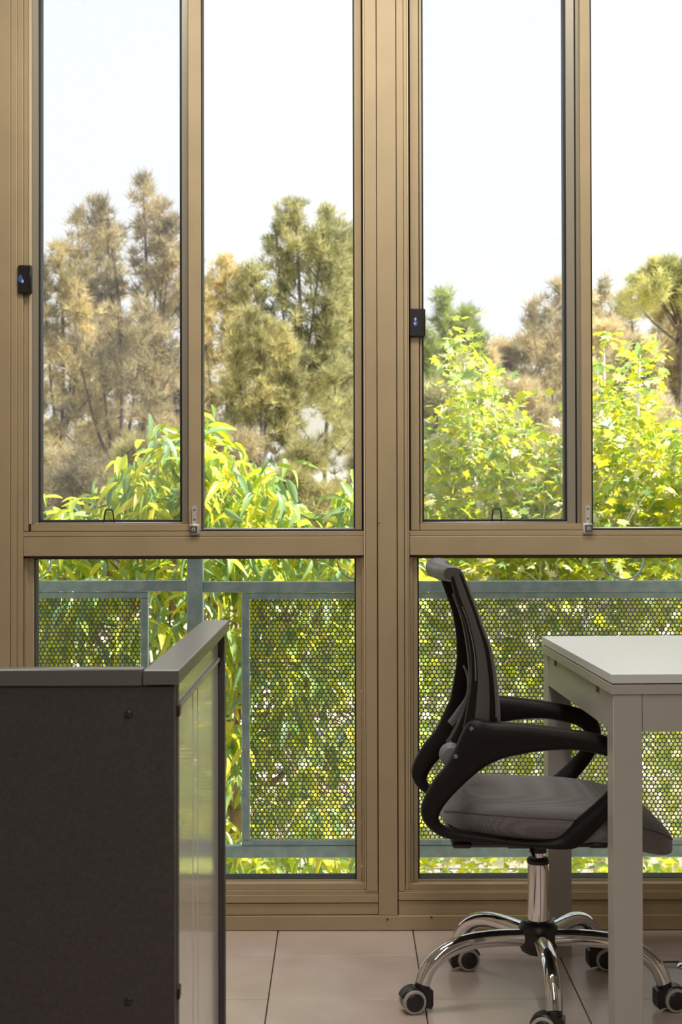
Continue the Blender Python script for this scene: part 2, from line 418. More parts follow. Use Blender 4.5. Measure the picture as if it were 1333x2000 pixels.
# ---- central mullion (trim_1) and left jamb (trim_2)
def vstrip(mb, x0, x1, Yf, Yb=4.22, z0=0.0, z1=ZT, bev=0.0012):
    mb.box(P(x0, 1050, Yf).x, P(x1, 1050, Yf).x, Yf, Yb, z0, z1, bev)
t1 = setting('trim_1', (0.14, 4.1, 0))
zS = P(700, 1788, 4.10).z
m = MB(); vstrip(m, 738.5, 775.5, 4.100, z0=zS); m.build('cover_strip', 'frame', t1, True)
m = MB(); vstrip(m, 714, 737, 4.103, z0=P(700, 1741, 4.103).z); m.build('side_strip', 'frame', t1, True)
m = MB(); vstrip(m, 777, 790, 4.103, z0=P(790, 1741, 4.103).z); m.build('side_strip', 'frame', t1, True)
m = MB(); vstrip(m, 790.6, 798, 4.106, z0=P(790, 1738, 4.106).z); m.build('side_strip', 'frame', t1, True)
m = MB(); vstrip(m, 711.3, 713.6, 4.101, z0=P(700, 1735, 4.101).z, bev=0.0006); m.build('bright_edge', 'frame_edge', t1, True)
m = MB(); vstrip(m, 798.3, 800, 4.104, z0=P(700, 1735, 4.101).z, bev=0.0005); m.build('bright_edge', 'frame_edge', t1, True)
m = MB(); vstrip(m, 712, 800, 4.112, z0=0.02, bev=0); m.build('core', 'seam', t1)
m = MB().lathe([(0.0, 0), (0.0016, 0.0002), (0.0016, 0.0025)], P(741, 1022, 4.099), (0, 1, 0), 10); m.build('rivet', 'seam', t1)
t2 = setting('trim_2', (-0.8, 4.1, 0))
m = MB(); vstrip(m, -30, 19.6, 4.100); m.build('cover_strip', 'frame', t2, True)
m = MB(); vstrip(m, 20.6, 33, 4.103, z0=0.02); m.build('side_strip', 'frame', t2, True)
m = MB(); vstrip(m, 33.6, 45, 4.106, z0=0.02); m.build('side_strip', 'frame', t2, True)
m = MB(); vstrip(m, -30, 46, 4.112, z0=0.02, bev=0); m.build('core', 'seam', t2)
t3 = setting('trim_3', (1.0, 4.1, 0))
m = MB(); vstrip(m, 1442, 1490, 4.100); m.build('cover_strip', 'frame', t3, True)
m = MB(); vstrip(m, 1436, 1495, 4.110, z0=0.02, bev=0); m.build('core', 'seam', t3)
# bottom sill along the floor
sl = setting('baseboard_front', (0, 4.1, 0))
m = MB(); m.box(XL0, XR1, 4.096, 4.22, 0.0015, zS-0.0004, 0.0012); m.build('sill_channel', 'frame', sl, True)
for (x, y) in ((660+590*.165, 1640+945*.165), (660+1110*.165, 1640+918*.165)):
    MB().lathe([(0.0001, -0.0005), (0.0028, -0.0003), (0.0028, 0.002)], P(x, y, 4.0955), (0, 1, 0), 12).build('screw', 'seam', sl)

def window(name, xs, base, right):
    """xs: dict of pixel positions"""
    w_ = setting(name, (P(xs['a'], 1050, 4.15).x, 4.15, 0))
    b = lambda m, *r, **k: pbox(m, *r, **k)
    tt = xs['tt']       # top of the transom strip
    a, d = xs['a'], xs['d']     # opening between jambs
    # transom
    m = MB(); b(m, a, tt+0.6, d, tt+10, 4.112, 4.22); b(m, a, tt+10.8, d, tt+48.5, 4.108, 4.22, bev=0.0015); m.build('transom', 'frame', w_, True)
    m = MB(); b(m, a+1, tt+2, d-1, tt+52, 4.122, 4.21, bev=0); m.build('transom_core', 'seam', w_)
    m = MB(); b(m, a+2, tt+49.3, d-2, tt+52.5, 4.130, 4.20); m.build('transom_lip', 'frame', w_, True)
    # lower panel: base strips
    for k, (y0, y1, Yf) in enumerate(base):
        m = MB(); b(m, xs['base0'], y0, xs['base1'], y1, Yf, 4.22); m.build('bottom_rail', 'frame', w_, True)
    m = MB(); b(m, xs['base0'], base[0][0]+1, xs['base1'], 1787, 4.125, 4.21, bev=0); m.build('rail_core', 'seam', w_)
    if name == 'window_1': sc_ = [(660.5, 1640+680*.165)]
    else: sc_ = [(660+1225*.165, 1640+645*.165)]
    for (x, y) in sc_:
        MB().lathe([(0.0001, -0.0005), (0.0026, -0.0003), (0.0026, 0.002)], P(x, y, 4.1055), (0, 1, 0), 12).build('screw', 'seam', w_)
    # lower glazing beads
    g0, g1, gt, gb = xs['lg0'], xs['lg1'], xs['lgt'], xs['lgb']
    m = MB(); b(m, a, gt-4, a+(g0-a)*0.35, gb+10, 4.122, 4.20); b(m, g1+(d-g1)*0.75, gt-4, d, gb+10, 4.122, 4.20); m.build('side_channel', 'frame', w_, True)
    m = MB(); b(m, a+(g0-a)*0.38, gt-3, g0-3, gb+8, 4.130, 4.20); b(m, g1+2.5, gt-3, g1+(d-g1)*0.70, gb+8, 4.130, 4.20)
    b(m, a+3, gb+2.5, d-3, gb+9, 4.134, 4.20); m.build('glazing_bead', 'frame', w_, True)
    m = MB()
    b(m, g0-3.5, gt-2.5, g0, gb+2, 4.138, 4.19); b(m, g1, gt-2.5, g1+3, gb+2, 4.138, 4.19)
    b(m, g0-3, gt-3, g1+3, gt, 4.138, 4.19); b(m, g0-3, gb, g1+3, gb+2.6, 4.138, 4.19); m.build('gasket', 'gasket', w_)
    m = MB(); b(m, g0-3, gt-3, g1+3, gb+3, 4.160, 4.165, bev=0); m.build('lower_pane', 'glass', w_)
    # upper: outer screened light
    u0, u1, ub = xs['u0'], xs['u1'], xs['ub']
    T = ZTpx
    if not right:
        m = MB(); b(m, a, T, 56, tt, 4.118, 4.21); m.build('side_channel', 'frame', w_, True)
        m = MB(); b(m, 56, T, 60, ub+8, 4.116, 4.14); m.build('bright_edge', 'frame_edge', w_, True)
        m = MB(); b(m, 60.2, T, 63, ub+7, 4.136, 4.20); b(m, 55.5, ub+13, 59, tt, 4.1175, 4.12); m.build('shadow_channel', 'gasket', w_)
        m = MB(); b(m, 63, T, u0-4, ub+7, 4.140, 4.20); m.build('screen_frame', 'screenframe', w_, True)
    else:
        m = MB(); b(m, 800.3, T, 803.2, tt, 4.150, 4.20); b(m, 820.2, T, 821.6, ub+12, 4.128, 4.15); m.build('shadow_channel', 'gasket', w_)
        m = MB(); b(m, 803.2, T, 820, tt, 4.122, 4.21); b(m, 821.5, T, 826, tt, 4.127, 4.21); m.build('side_channel', 'frame', w_, True)
    m = MB(); b(m, u0-4, T, u0, ub+5, 4.146, 4.19); b(m, u1, T, u1+4, ub+5, 4.146, 4.19); b(m, u0-4, ub, u1+4, ub+4, 4.146, 4.19); m.build('gasket', 'gasket', w_)
    m = MB(); b(m, u0-3, ub+4.2, u1+6, ub+8, 4.142, 4.19); m.build('screen_track', 'alu', w_, True)
    m = MB(); b(m, (60 if not right else 821), ub+8.4, xs['s0'], tt-0.4, 4.124, 4.20); m.build('sash_rail', 'frame', w_, True)
    m = MB()
    if not right: b(m, u1+4, T, xs['s0'], ub+8, 4.140, 4.20)
    else:
        b(m, u1+4.5, T, 1125.5, ub+8, 4.140, 4.20); b(m, 1128, T, 1135, ub+8, 4.145, 4.20)
    m.build('screen_frame', 'screenframe', w_, True)
    if right:
        m = MB(); b(m, 1125, T, 1137.5, ub+8, 4.152, 4.20); m.build('shadow_channel', 'gasket', w_)
    # sliding sash to its right
    s0, s1, v1, vb = xs['s0'], xs['s1'], xs['v1'], xs['vb']
    sash = MB(); b(sash, s0, T, s1-2.5, tt-0.5, 4.120, 4.19); b(sash, v1+2.5, T, d-3.5, tt-1, 4.132, 4.19)
    sash = sash.build('sliding_sash', 'frame', w_, True)
    m = MB(); b(m, s1-2.4, T, s1, vb+3, 4.126, 4.19); b(m, v1, T, v1+2.4, vb+3, 4.134, 4.19); b(m, s1-2, vb+2.6, d-4, tt-0.3, 4.126, 4.19); b(m, d-3.4, T, d, tt, 4.146, 4.19)
    m.build('gasket', 'gasket', sash)
    m = MB(); b(m, s1-1, vb, v1+2, vb+2.6, 4.130, 4.19); m.build('glazing_channel', 'alu', sash, True)
    m = MB(); b(m, s1-2, T, v1+2, vb+2, 4.150, 4.155, bev=0); m.build('pane', 'glass', sash)
    m = MB(); b(m, u0-3, T, u1+3, ub+3, 4.172, 4.177, bev=0); m.build('fixed_pane', 'glass', w_)
    m = MB(); b(m, u0-3, T, u1+3, ub+3, 4.1598, 4.1600, bev=0); scr = m.build('insect_screen', 'flyscreen', w_)
    # head
    m = MB(); m.box(P(a, 1050, 4.12).x, P(d, 1050, 4.12).x, 4.11, 4.22, P(500, T, 4.12).z, ZT+0.02, 0.001); m.build('head_rail', 'frame', w_, True)
    # pull tab on the screen
    tx, ty = xs['tab']
    q = lambda x, y: P(x, y, 4.143)
    MB().tube([q(tx-10, ty+17), q(tx-7.5, ty-4), q(tx-6, ty-7), q(tx+6, ty-7), q(tx+7.5, ty-4), q(tx+10, ty+17)], 0.0019, 8).build('pull_tab', 'blackplastic', w_, True)
    # silver lock on the stile
    lx, ly = xs['lock']          # centre x, top y
    Yl = 4.117
    l = MB()
    c0 = P(lx, ly+5, Yl); c1 = P(lx, ly+48, Yl); rr = 0.0055
    poly = [(c0.x + math.cos(a_)*rr, c0.z + math.sin(a_)*rr) for a_ in [math.pi*k/10 for k in range(11)]] + [(c1.x-rr, c1.z), (c1.x+rr, c1.z)]
    l.prism(poly, Yl-0.004, Yl+0.004, 'Y')
    pbox(l, lx-9.5, ly+37, lx+9.5, ly+57, Yl-0.016, Yl+0.003, bev=0.002, ref=None)
    lock = l.build('sash_lock', 'lock', w_, True)
    sh = 2.0 if right else -2.0
    m = MB(); pbox(m, lx-7.5+sh, ly+40, lx+7.5+sh, ly+55, Yl-0.0172, Yl-0.014, bev=0.001, ref=None); m.build('lock_face', 'lockface', lock, True)
    k0 = P(lx+sh, ly+47.5, Yl-0.0172)
    MB().lathe([(0.0001, -0.0012), (0.0042, -0.001), (0.0048, 0.0), (0.0048, 0.001)], k0, (0, 1, 0), 18).build('key_barrel', 'lock', lock, True)
    m = MB(); m.box(k0.x-0.0009, k0.x+0.0009, k0.y-0.0018, k0.y-0.001, k0.z-0.0035, k0.z+0.0035); m.rot((k0.x, k0.y), 0); m.build('key_slot', 'gap', lock)
    for dy in (9, 28):
        MB().lathe([(0.0001, -0.0006), (0.0026, -0.0004), (0.0028, 0.001)], P(lx, ly+dy, Yl-0.004), (0, 1, 0), 12).build('screw', 'lockface', lock, True)
    # black catch on the left stile
    kx0, ky0, kx1, ky1 = xs['catch']
    Yk = 4.098 if not right else 4.112
    m = MB(); pbox(m, kx0, ky0, kx1, ky1, Yk, Yk+0.02, bev=0.003, ref=None); c = m.build('window_catch', 'blackplastic', w_, True)
    # raised grip and the small blue figure-like emblem
    m = MB(); pbox(m, kx1-6, ky0+14, kx1-3.5, ky1-14, Yk-0.002, Yk+0.001, bev=0.0006, ref=None); m.build('grip', 'blackplastic', c, True)
    ex = kx0 + (5.5 if not right else 13); ey = (ky0+ky1)/2 - 1
    def blob(cx, cy, rx, ry, dy, nm, mt):
        c_ = P(cx, cy, Yk-dy); s_ = Yk/F
        MB().prism([(c_.x+math.cos(a_)*rx*s_, c_.z+math.sin(a_)*ry*s_) for a_ in [2*math.pi*k/16 for k in range(16)]], Yk-dy, Yk+0.0005, 'Y').build(nm, mt, c)
    if not right: blob(ex, ey, 4.5, 8, 0.0006, 'emblem', 'bluemark'); blob(ex+4, ey+5, 2.5, 3.5, 0.0009, 'emblem_highlight', 'palemark')
    else: blob(ex, ey+2, 4.5, 5.5, 0.0006, 'emblem', 'bluemark'); blob(ex, ey-6, 2.2, 3.2, 0.0009, 'emblem_highlight', 'palemark'); blob(ex-1, ey+2.5, 1.8, 3, 0.0009, 'emblem_highlight', 'palemark')
    return w_

w1 = window('window_1', dict(a=45.5, d=711, tt=1037.5, base0=-25, base1=737.5, lg0=69, lg1=693, lgt=1092, lgb=1716, u0=79, u1=352, ub=1015.5,
     s0=368.5, s1=396, v1=691.5, vb=1032, tab=(213, 1003), lock=(380, 987), catch=(34.5, 517.5, 61.5, 573)),
     [(1726.5, 1738.5, 4.108), (1739.3, 1748.3, 4.105), (1749, 1764, 4.1), (1765, 1787.3, 4.103)], False)
w2 = window('window_2', dict(a=800.5, d=1440, tt=1035.5, base0=777, base1=1470, lg0=818.5, lg1=1425, lgt=1090, lgb=1714, u0=829, u1=1104.5, ub=1014.5,
     s0=1137.5, s1=1159.5, v1=1425, vb=1030, tab=(971, 1001), lock=(1149, 985), catch=(799, 602.5, 831.5, 658)),
     [(1726, 1737, 4.108), (1737.8, 1741, 4.105), (1741.8, 1757.6, 4.1), (1758.6, 1787.3, 4.103)], True)

# ------------------------------------------------------------------ balcony railing
YR = 4.70
rail = thing('balcony_railing', 'blue-grey galvanised balcony railing with perforated panels outside the windows', 'railing', P(381, 1675, YR))
rb = lambda *r, nm='rail', Yf=YR, Yb=YR+0.03, bev=0.002: pbox(MB(), *r, Yf, Yb, bev=bev, ref=None).build(nm, 'rail', rail, True)
rb(-260, 1135, 365, 1156, nm='upper_rail'); rb(397, 1135, 1640, 1156, nm='upper_rail')
rb(-260, 1036, 1640, 1052, nm='handrail', Yf=YR-0.01, Yb=YR+0.04)
rb(-260, 1652, 365, 1675, nm='lower_rail'); rb(397, 1652, 1640, 1675, nm='lower_rail')
rb(365.5, 1052, 396.5, 1900, nm='post', Yf=YR-0.008, Yb=YR+0.04)
for x in (-275, 1640): rb(x, 1052, x+31, 1900, nm='post', Yf=YR-0.008, Yb=YR+0.04)
for (x0, x1) in ((-225, 289), (472.5, 1555)):
    rb(x0, 1157.5, x1, 1169, nm='panel_frame_top', Yf=YR+0.003, Yb=YR+0.028)
    rb(x0, 1641, x1, 1651, nm='panel_frame_bottom', Yf=YR+0.003, Yb=YR+0.028)
    rb(x0, 1169.3, x0+15, 1640.7, nm='panel_upright', Yf=YR+0.003, Yb=YR+0.028)
    rb(x1-14, 1169.3, x1, 1640.7, nm='panel_upright', Yf=YR+0.003, Yb=YR+0.028)
for cx in (-458+0, 62, 698, 1220):
    if cx < -260: continue
    c = P(cx, 1093, YR+0.012)
    MB().ring((c.x, c.y, c.z), 40.0*YR/F, 0.0042, seg=48, half=0.009).build('ring', 'rail', rail, True)
# little brackets holding the posts to the facade
for x in (-260, 381, 1655):
    p = P(x, 1900, YR); MB().box(p.x-0.02, p.x+0.02, YW+0.2, YR+0.03, p.z+0.02, p.z+0.06, 0.002).build('bracket', 'rail', rail, True)

def perforated(x0, x1, z0, z1, y, pitch, rh, th):
    row = pitch*math.sqrt(3)/2
    hexr = pitch/math.sqrt(3)
    k = np.arange(12); a = np.pi/6*k
    hole = np.stack([np.cos(a)*rh, np.sin(a)*rh], 1)
    # hex with corners at 30,90..; edge midpoints at 0,60..
    rad = np.where(k % 2 == 0, pitch/2, hexr)
    outr = np.stack([np.cos(a)*rad, np.sin(a)*rad], 1)
    ncol = int((x1-x0)/pitch); nrow = int((z1-z0)/row)
    cs = []
    for j in range(nrow):
        for i in range(ncol):
            cs.append((x0 + pitch*(i+0.5) + (pitch/2 if j % 2 else 0), z1 - row*(j+0.62)))
    cs = np.array(cs); n = len(cs)
    V = np.zeros((n, 36, 3))
    for s_, (arr, yy) in enumerate(((outr, y), (hole, y), (hole, y+th))):
        V[:, s_*12:(s_+1)*12, 0] = cs[:, None, 0] + arr[None, :, 0]
        V[:, s_*12:(s_+1)*12, 2] = cs[:, None, 1] + arr[None, :, 1]
        V[:, s_*12:(s_+1)*12, 1] = yy
    q = []
    for i in range(12):
        j = (i+1) % 12
        q.append((i, j, 12+j, 12+i)); q.append((12+i, 12+j, 24+j, 24+i))
    q = np.array(q); Fq = (q[None] + (np.arange(n)*36)[:, None, None]).reshape(-1, 4)
    return V.reshape(-1, 3), Fq

def npmesh(name, V, Fq, m, parent=None, smooth=False):
    me = bpy.data.meshes.new(name); k = Fq.shape[1]
    me.vertices.add(len(V)); me.vertices.foreach_set('co', np.ascontiguousarray(V, dtype=np.float32).ravel())
    me.loops.add(Fq.size); me.loops.foreach_set('vertex_index', np.ascontiguousarray(Fq, dtype=np.int32).ravel())
    me.polygons.add(len(Fq)); me.polygons.foreach_set('loop_start', np.arange(0, Fq.size, k, dtype=np.int32))
    me.update(calc_edges=True)
    if smooth: me.shade_smooth()
    me.materials.append(M[m] if isinstance(m, str) else m)
    return link(name, me, parent)
PITCH = 8.62*(YR+0.015)/F
ztop = P(600, 1166, YR+0.015).z; zbot = P(600, 1644, YR+0.015).z
for (x0, x1) in ((-210, 277), (486.5, 1543)):
    V_, F_ = perforated(P(x0, 1400, YR+0.015).x, P(x1, 1400, YR+0.015).x, zbot, ztop, YR+0.015, PITCH, PITCH*0.405, 0.0015)
    npmesh('perforated_panel', V_, F_, 'perf', rail)

# ------------------------------------------------------------------ foreground: low partition unit
ZN = 2.20; sl_ = (705.0-666.5)/3200.0
def depthx(px, Y, ref=1309):   # x of a line through (px) at ZN running to its vanishing point
    x = P(px, ref, ZN).x; return x + (Y-ZN)*sl_
part = thing('low_partition', 'low dark charcoal partition unit with metallic cap rail and pale glossy side, nearest the camera on the left', 'partition', (-0.45, ZN+0.05, 0))
ztopc = P(314, 1309, ZN).z
YE = ZN*1.38
def slant(mb, pxl, pxr, z0, z1, y0, y1, dxl=0, dxr=0):
    """box whose sides run along the unit's depth direction"""
    vs = []
    for z in (z0, z1):
        for y in (y0, y1):
            vs.append((depthx(pxl, y)+dxl, y, z)); vs.append((depthx(pxr, y)+dxr, y, z))
    return mb.add(vs, [(0,2,3,1),(4,5,7,6),(0,1,5,4),(2,6,7,3),(0,4,6,2),(1,3,7,5)])
capT = 29*ZN/F
def bevel_obj(o, wdt, seg=2):
    md = o.modifiers.new('bevel', 'BEVEL'); md.width = wdt; md.segments = seg; md.limit_method = 'ANGLE'; return o
m = MB(); slant(m, 279, 349.5, ztopc-capT, ztopc, ZN, YE+0.01); bevel_obj(m.build('cap_rail', 'caprail', part, False), 0.002)
m = MB(); m.box(-1.25, P(278, 1305, ZN).x-0.0008, ZN+0.002, ZN+0.034, ztopc-0.0215, ztopc+0.0012, 0.0015); m.build('top_rail', 'caprail', part, True)
m = MB(); m.box(-1.25, P(340, 1700, ZN).x, ZN+0.006, ZN+0.032, 0.05, ztopc-0.0222, 0.001); m.build('end_panel', 'darkpanel', part, True)
m = MB(); m.box(-1.22, P(338, 1700, ZN).x, ZN+0.01, ZN+0.03, 0.0, 0.05, 0.001); m.build('plinth', 'gap', part)
for (x, y) in ((251, 1396), (251, 1957)):
    c = P(x, y, ZN+0.006)
    o = MB().lathe([(0.0001, -0.002), (0.0042, -0.0018), (0.0056, -0.0006), (0.0058, 0.001)], c, (0, 1, 0), 20).build('screw', 'blackplastic', part, True)
    MB().box(c.x-0.0046, c.x+0.0046, c.y-0.0026, c.y-0.0019, c.z-0.0006, c.z+0.0006).build('screw_slot', 'seam', o)
zdiv = P(345, 1408, ZN).z
RC = 0.0115   # recess of the pale face behind the stiles
m = MB(); slant(m, 284, 340, 0.0, ztopc-capT, ZN+0.033, ZN+0.06, 0.0, 0.0); m.build('near_stile', 'darkpanel', part)
m = MB(); slant(m, 284, 340, 0.0, ztopc-capT, YE-0.028, YE); m.build('far_stile', 'darkpanel', part)
m = MB(); slant(m, 284, 340, zdiv+0.004, ztopc-capT-0.0005, ZN+0.0605, YE-0.0285, 0, -RC); m.build('upper_panel', 'paleglossy', part)
m = MB(); slant(m, 300, 340, zdiv-0.003, zdiv+0.003, ZN+0.0605, YE-0.0285, 0, -RC+0.004); m.build('divider_ledge', 'alu', part)
ya = ZN+0.061; yb = YE-0.029
# two lower doors with a dark gap pair between them
f1 = 0.40; ym = ya + (yb-ya)*f1
m = MB(); slant(m, 300, 340, 0.04, zdiv-0.004, ya, ym-0.008, 0, -RC); m.build('door', 'paleglossy', part)
m = MB(); slant(m, 300, 340, 0.04, zdiv-0.004, ym+0.080, yb, 0, -RC); m.build('door', 'paleglossy', part)
m = MB(); slant(m, 300, 340, 0.04, zdiv-0.004, ym+0.006, ym+0.066, 0, -RC); m.build('door_post', 'paleglossy', part)
m = MB(); slant(m, 286, 340, 0.0, zdiv-0.004, ya, yb, 0, -RC-0.006); m.build('inner_core', 'gap', part)
for y in (1396, 1957):
    z = P(343, y, ZN).z
    m = MB(); x = depthx(340, ZN+0.04); m.box(x-0.002, x+0.0035, ZN+0.034, ZN+0.056, z-0.008, z+0.008, 0.001); m.build('hinge', 'blackplastic', part, True)

# ------------------------------------------------------------------ white table
A = Vector((0.5120, 3.110)); Bv = Vector((0.4785, 3.916))
dv = (Bv-A); TL = dv.length; tang = math.atan2(-dv.x, dv.y)      # rotation about Z
TW = 1.25; ZTAB = 0.7485
tb = thing('extending_table', 'white laminate extending table with double-layer top and square legs, by the right window', 'table', (A.x+0.4, A.y+0.4, 0))
def tbx(name, mt, x0, x1, y0, y1, z0, z1, bev=0.001, parent=tb):
    m = MB().box(A.x+x0, A.x+x1, A.y+y0, A.y+y1, z0, z1, bev); m.rot((A.x, A.y), tang); return m.build(name, mt, parent, True)
tt_ = 0.0178; g_ = 0.0022
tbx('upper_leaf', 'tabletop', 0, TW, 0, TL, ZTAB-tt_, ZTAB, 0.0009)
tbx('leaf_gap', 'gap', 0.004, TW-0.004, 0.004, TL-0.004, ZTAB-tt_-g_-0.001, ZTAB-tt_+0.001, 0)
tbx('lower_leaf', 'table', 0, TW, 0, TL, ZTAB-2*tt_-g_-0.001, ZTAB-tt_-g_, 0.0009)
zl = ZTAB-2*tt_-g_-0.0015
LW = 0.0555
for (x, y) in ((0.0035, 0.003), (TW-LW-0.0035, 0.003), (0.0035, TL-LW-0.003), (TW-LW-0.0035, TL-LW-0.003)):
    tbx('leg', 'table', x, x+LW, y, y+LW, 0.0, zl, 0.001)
AH = 0.071
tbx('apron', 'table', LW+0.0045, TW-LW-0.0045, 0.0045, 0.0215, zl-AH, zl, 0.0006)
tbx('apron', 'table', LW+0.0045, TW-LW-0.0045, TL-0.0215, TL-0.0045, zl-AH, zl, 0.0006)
# side aprons with two small notches at their top edge
for sx_ in (0.0055, TW-0.0225):
    y0, y1 = LW+0.0035, TL-LW-0.0035
    poly = [(A.y+y0, zl-AH), (A.y+y1, zl-AH), (A.y+y1, zl)]
    for f in (0.855, 0.15):
        yn = y0 + (y1-y0)*f
        poly += [(A.y+yn+0.018, zl), (A.y+yn+0.018, zl-0.016), (A.y+yn-0.018, zl-0.016), (A.y+yn-0.018, zl)]
    poly += [(A.y+y0, zl)]
    m = MB().prism(poly, A.x+sx_, A.x+sx_+0.017, 'X'); m.rot((A.x, A.y), tang); m.build('apron', 'table', tb)
    m = MB()
    for f in (0.855, 0.15):
        yn = y0 + (y1-y0)*f
        m2 = MB().box(A.x+sx_+0.006, A.x+sx_+0.03, A.y+yn-0.017, A.y+yn+0.017, zl-0.0155, zl-0.0005); m2.rot((A.x, A.y), tang)
        m2.build('notch_dark', 'hub', tb)  # dark block painted in for the dark hollow behind the notch

# ------------------------------------------------------------------ office chair
CC = Vector((0.424, 3.550))
ch = thing('office_chair', 'black and grey mesh office chair with chrome five-star base, pushed up to the white table', 'chair', (CC.x, CC.y, 0))
def seatbox():
    xb, xf = 0.205, 0.700
    n = 34; m = 30; hw = 0.232; yc = CC.y
    top = catmull([(0.205, 0, 0.425), (0.235, 0, 0.452), (0.30, 0, 0.462), (0.42, 0, 0.458), (0.52, 0, 0.452), (0.60, 0, 0.437), (0.655, 0, 0.412), (0.69, 0, 0.378), (0.70, 0, 0.362)], 8)
    bot = catmull([(0.205, 0, 0.412), (0.235, 0, 0.398), (0.30, 0, 0.388), (0.42, 0, 0.378), (0.52, 0, 0.372), (0.60, 0, 0.356), (0.655, 0, 0.341), (0.69, 0, 0.338), (0.70, 0, 0.350)], 8)
    def interp(c, x):
        for i in range(len(c)-1):
            if c[i].x <= x <= c[i+1].x:
                t = (x-c[i].x)/max(1e-9, c[i+1].x-c[i].x); return c[i].z*(1-t)+c[i+1].z*t
        return c[-1].z if x > c[-1].x else c[0].z
    vs = []; rings = []
    for i in range(n+1):
        t = i/n; t = 0.5-0.5*math.cos(math.pi*t); x = xb + (xf-xb)*t
        zt, zb = interp(top, x), interp(bot, x)
        u = (2*t-1)
        wdt = hw*(max(0.0, 1-abs(u)**4.2))**(1/3.2)
        if u > 0: wdt *= 1.0 - 0.06*u
        wdt = max(wdt, 0.004)
        hz = max((zt-zb)/2, 0.002); zc = (zt+zb)/2
        ring = []
        for k in range(m):
            a = 2*math.pi*k/m
            c_, s_ = math.cos(a), math.sin(a)
            yy = wdt*math.copysign(abs(c_)**0.36, c_); zz = hz*math.copysign(abs(s_)**(0.62 if s_ > 0 else 0.30), s_)
            edge = abs(yy)/hw
            sag = -0.010*edge**3 if zz > 0 else 0.001*edge**3
            ring.append((x, yc+yy, zc+zz+sag))
        rings.append(ring); vs += ring
    fs = [(i*m+k, i*m+(k+1) % m, (i+1)*m+(k+1) % m, (i+1)*m+k) for i in range(n) for k in range(m)]
    fs += [tuple(range(m))[::-1], tuple(n*m+k for k in range(m))]
    mb = MB(); mb.add(vs, fs); return mb, rings
sb, rings = seatbox()
seat = sb.build('seat', 'fabric', ch, True, 80)
# piping seams along both upper side edges
for kk in (13, 2):
    pts = [Vector(rings[i][kk]) for i in range(3, 32)]
    MB().tube(pts, 0.0017, 6).build('piping', 'piping', seat, True)
MB().box(0.245, 0.60, CC.y-0.19, CC.y+0.19, 0.366, 0.384, 0.006).build('seat_pan', 'blackplastic', ch, True)

near_o = [(918,1411),(960,1412),(1010,1414),(1060,1419),(1126,1428),(1190,1441),(1232,1462),(1246,1500),(1232,1545),(1191,1600),(1142,1650),(1110,1662),(1034,1655),(960,1649),(884,1641),(850,1628),(829,1607),(823,1585),(830,1560),(850,1524),(880,1486)]
near_i = [(955,1497),(985,1484),(1020,1476),(1065,1469),(1126,1467),(1180,1477),(1204,1490),(1211,1506),(1203,1533),(1170,1568),(1116,1614),(1082,1640),(1030,1645),(960,1636),(890,1624),(868,1616),(859,1605),(861,1590),(877,1566),(905,1537),(930,1515)]
YN = CC.y-0.222
W = lambda p, Y: (P(p[0], p[1], Y).x, P(p[0], p[1], Y).z)
No = [W(p, YN-0.018) for p in near_o]; Ni = [W(p, YN-0.018) for p in near_i]
MB().ribbon(No, Ni, YN, 0.040, True, 5, 0.016).build('armrest', 'armplastic', ch, True, 50)
MB().ribbon(No, Ni, CC.y+0.222, 0.040, True, 5, 0.016).build('armrest', 'armplastic', ch, True, 50)

# back: side stiles, channel bands, top rail, lower rail, mesh
Ys = CC.y-0.205
bl = [(880,1128),(888,1160),(898,1188),(908,1215),(914,1240),(919,1270),(921,1300),(921,1334),(917,1362),(912,1392),(906,1425)]
br = [(905,1117),(917,1146),(926,1170),(935,1194),(943,1217),(954,1244),(962,1268),(970,1310),(975,1350),(978,1385),(979,1425)]
BL = [W(p, Ys-0.012) for p in bl]; BR = [W(p, Ys-0.012) for p in br]
def mid(a, b, f): return [(p[0]*(1-f)+q[0]*f, p[1]*(1-f)+q[1]*f) for p, q in zip(a, b)]
BR2 = mid(BL, BR, 0.86)
for s_ in (-1, 1):
    yy = CC.y + s_*0.205
    MB().ribbon(BL, BR2, yy, 0.022, False, 4, 0.006).build('back_stile', 'armplastic', ch, True, 50)
    MB().ribbon(mid(BL, BR2, 0.30), mid(BL, BR2, 0.80), yy + s_*0.0105, 0.005, False, 4, 0.002).build('stile_band', 'backplastic', ch, True, 50)  # lighter band and the strip below paint sky sheen on the stile
    MB().ribbon(mid(BL, BR2, 0.19)[2:8], mid(BL, BR2, 0.25)[2:8], yy + s_*0.0108, 0.005, False, 4, 0.002).build('stile_highlight', 'greyplastic', ch, True, 50)
# top rail: rounded grip lip projecting backward, bowed in plan
def cross_rail(name, mt, cen, hx, hz, tilt, bow=0.0, n=16, half=0.214):
    vs = []; m_ = 16
    for i in range(n+1):
        u = 2*i/n-1; y = CC.y + u*half; xo = cen[0] - bow*(1-u*u)
        sc_ = 1.0 if abs(u) < 0.98 else 0.8
        for k in range(m_):
            a = 2*math.pi*k/m_; c_, s_ = math.cos(a), math.sin(a)
            ax = hx*math.copysign(abs(c_)**0.7, c_)*sc_; az = hz*math.copysign(abs(s_)**0.7, s_)*sc_
            vs.append((xo + ax*math.cos(tilt)-az*math.sin(tilt), y, cen[1] + ax*math.sin(tilt)+az*math.cos(tilt)))
    fs = [(i*m_+k, i*m_+(k+1) % m_, (i+1)*m_+(k+1) % m_, (i+1)*m_+k) for i in range(n) for k in range(m_)]
    fs += [tuple(range(m_))[::-1], tuple(n*m_+k for k in range(m_))]
    return MB().add(vs, fs).build(name, mt, ch, True, 60)
tc_ = W((885, 1121), Ys)
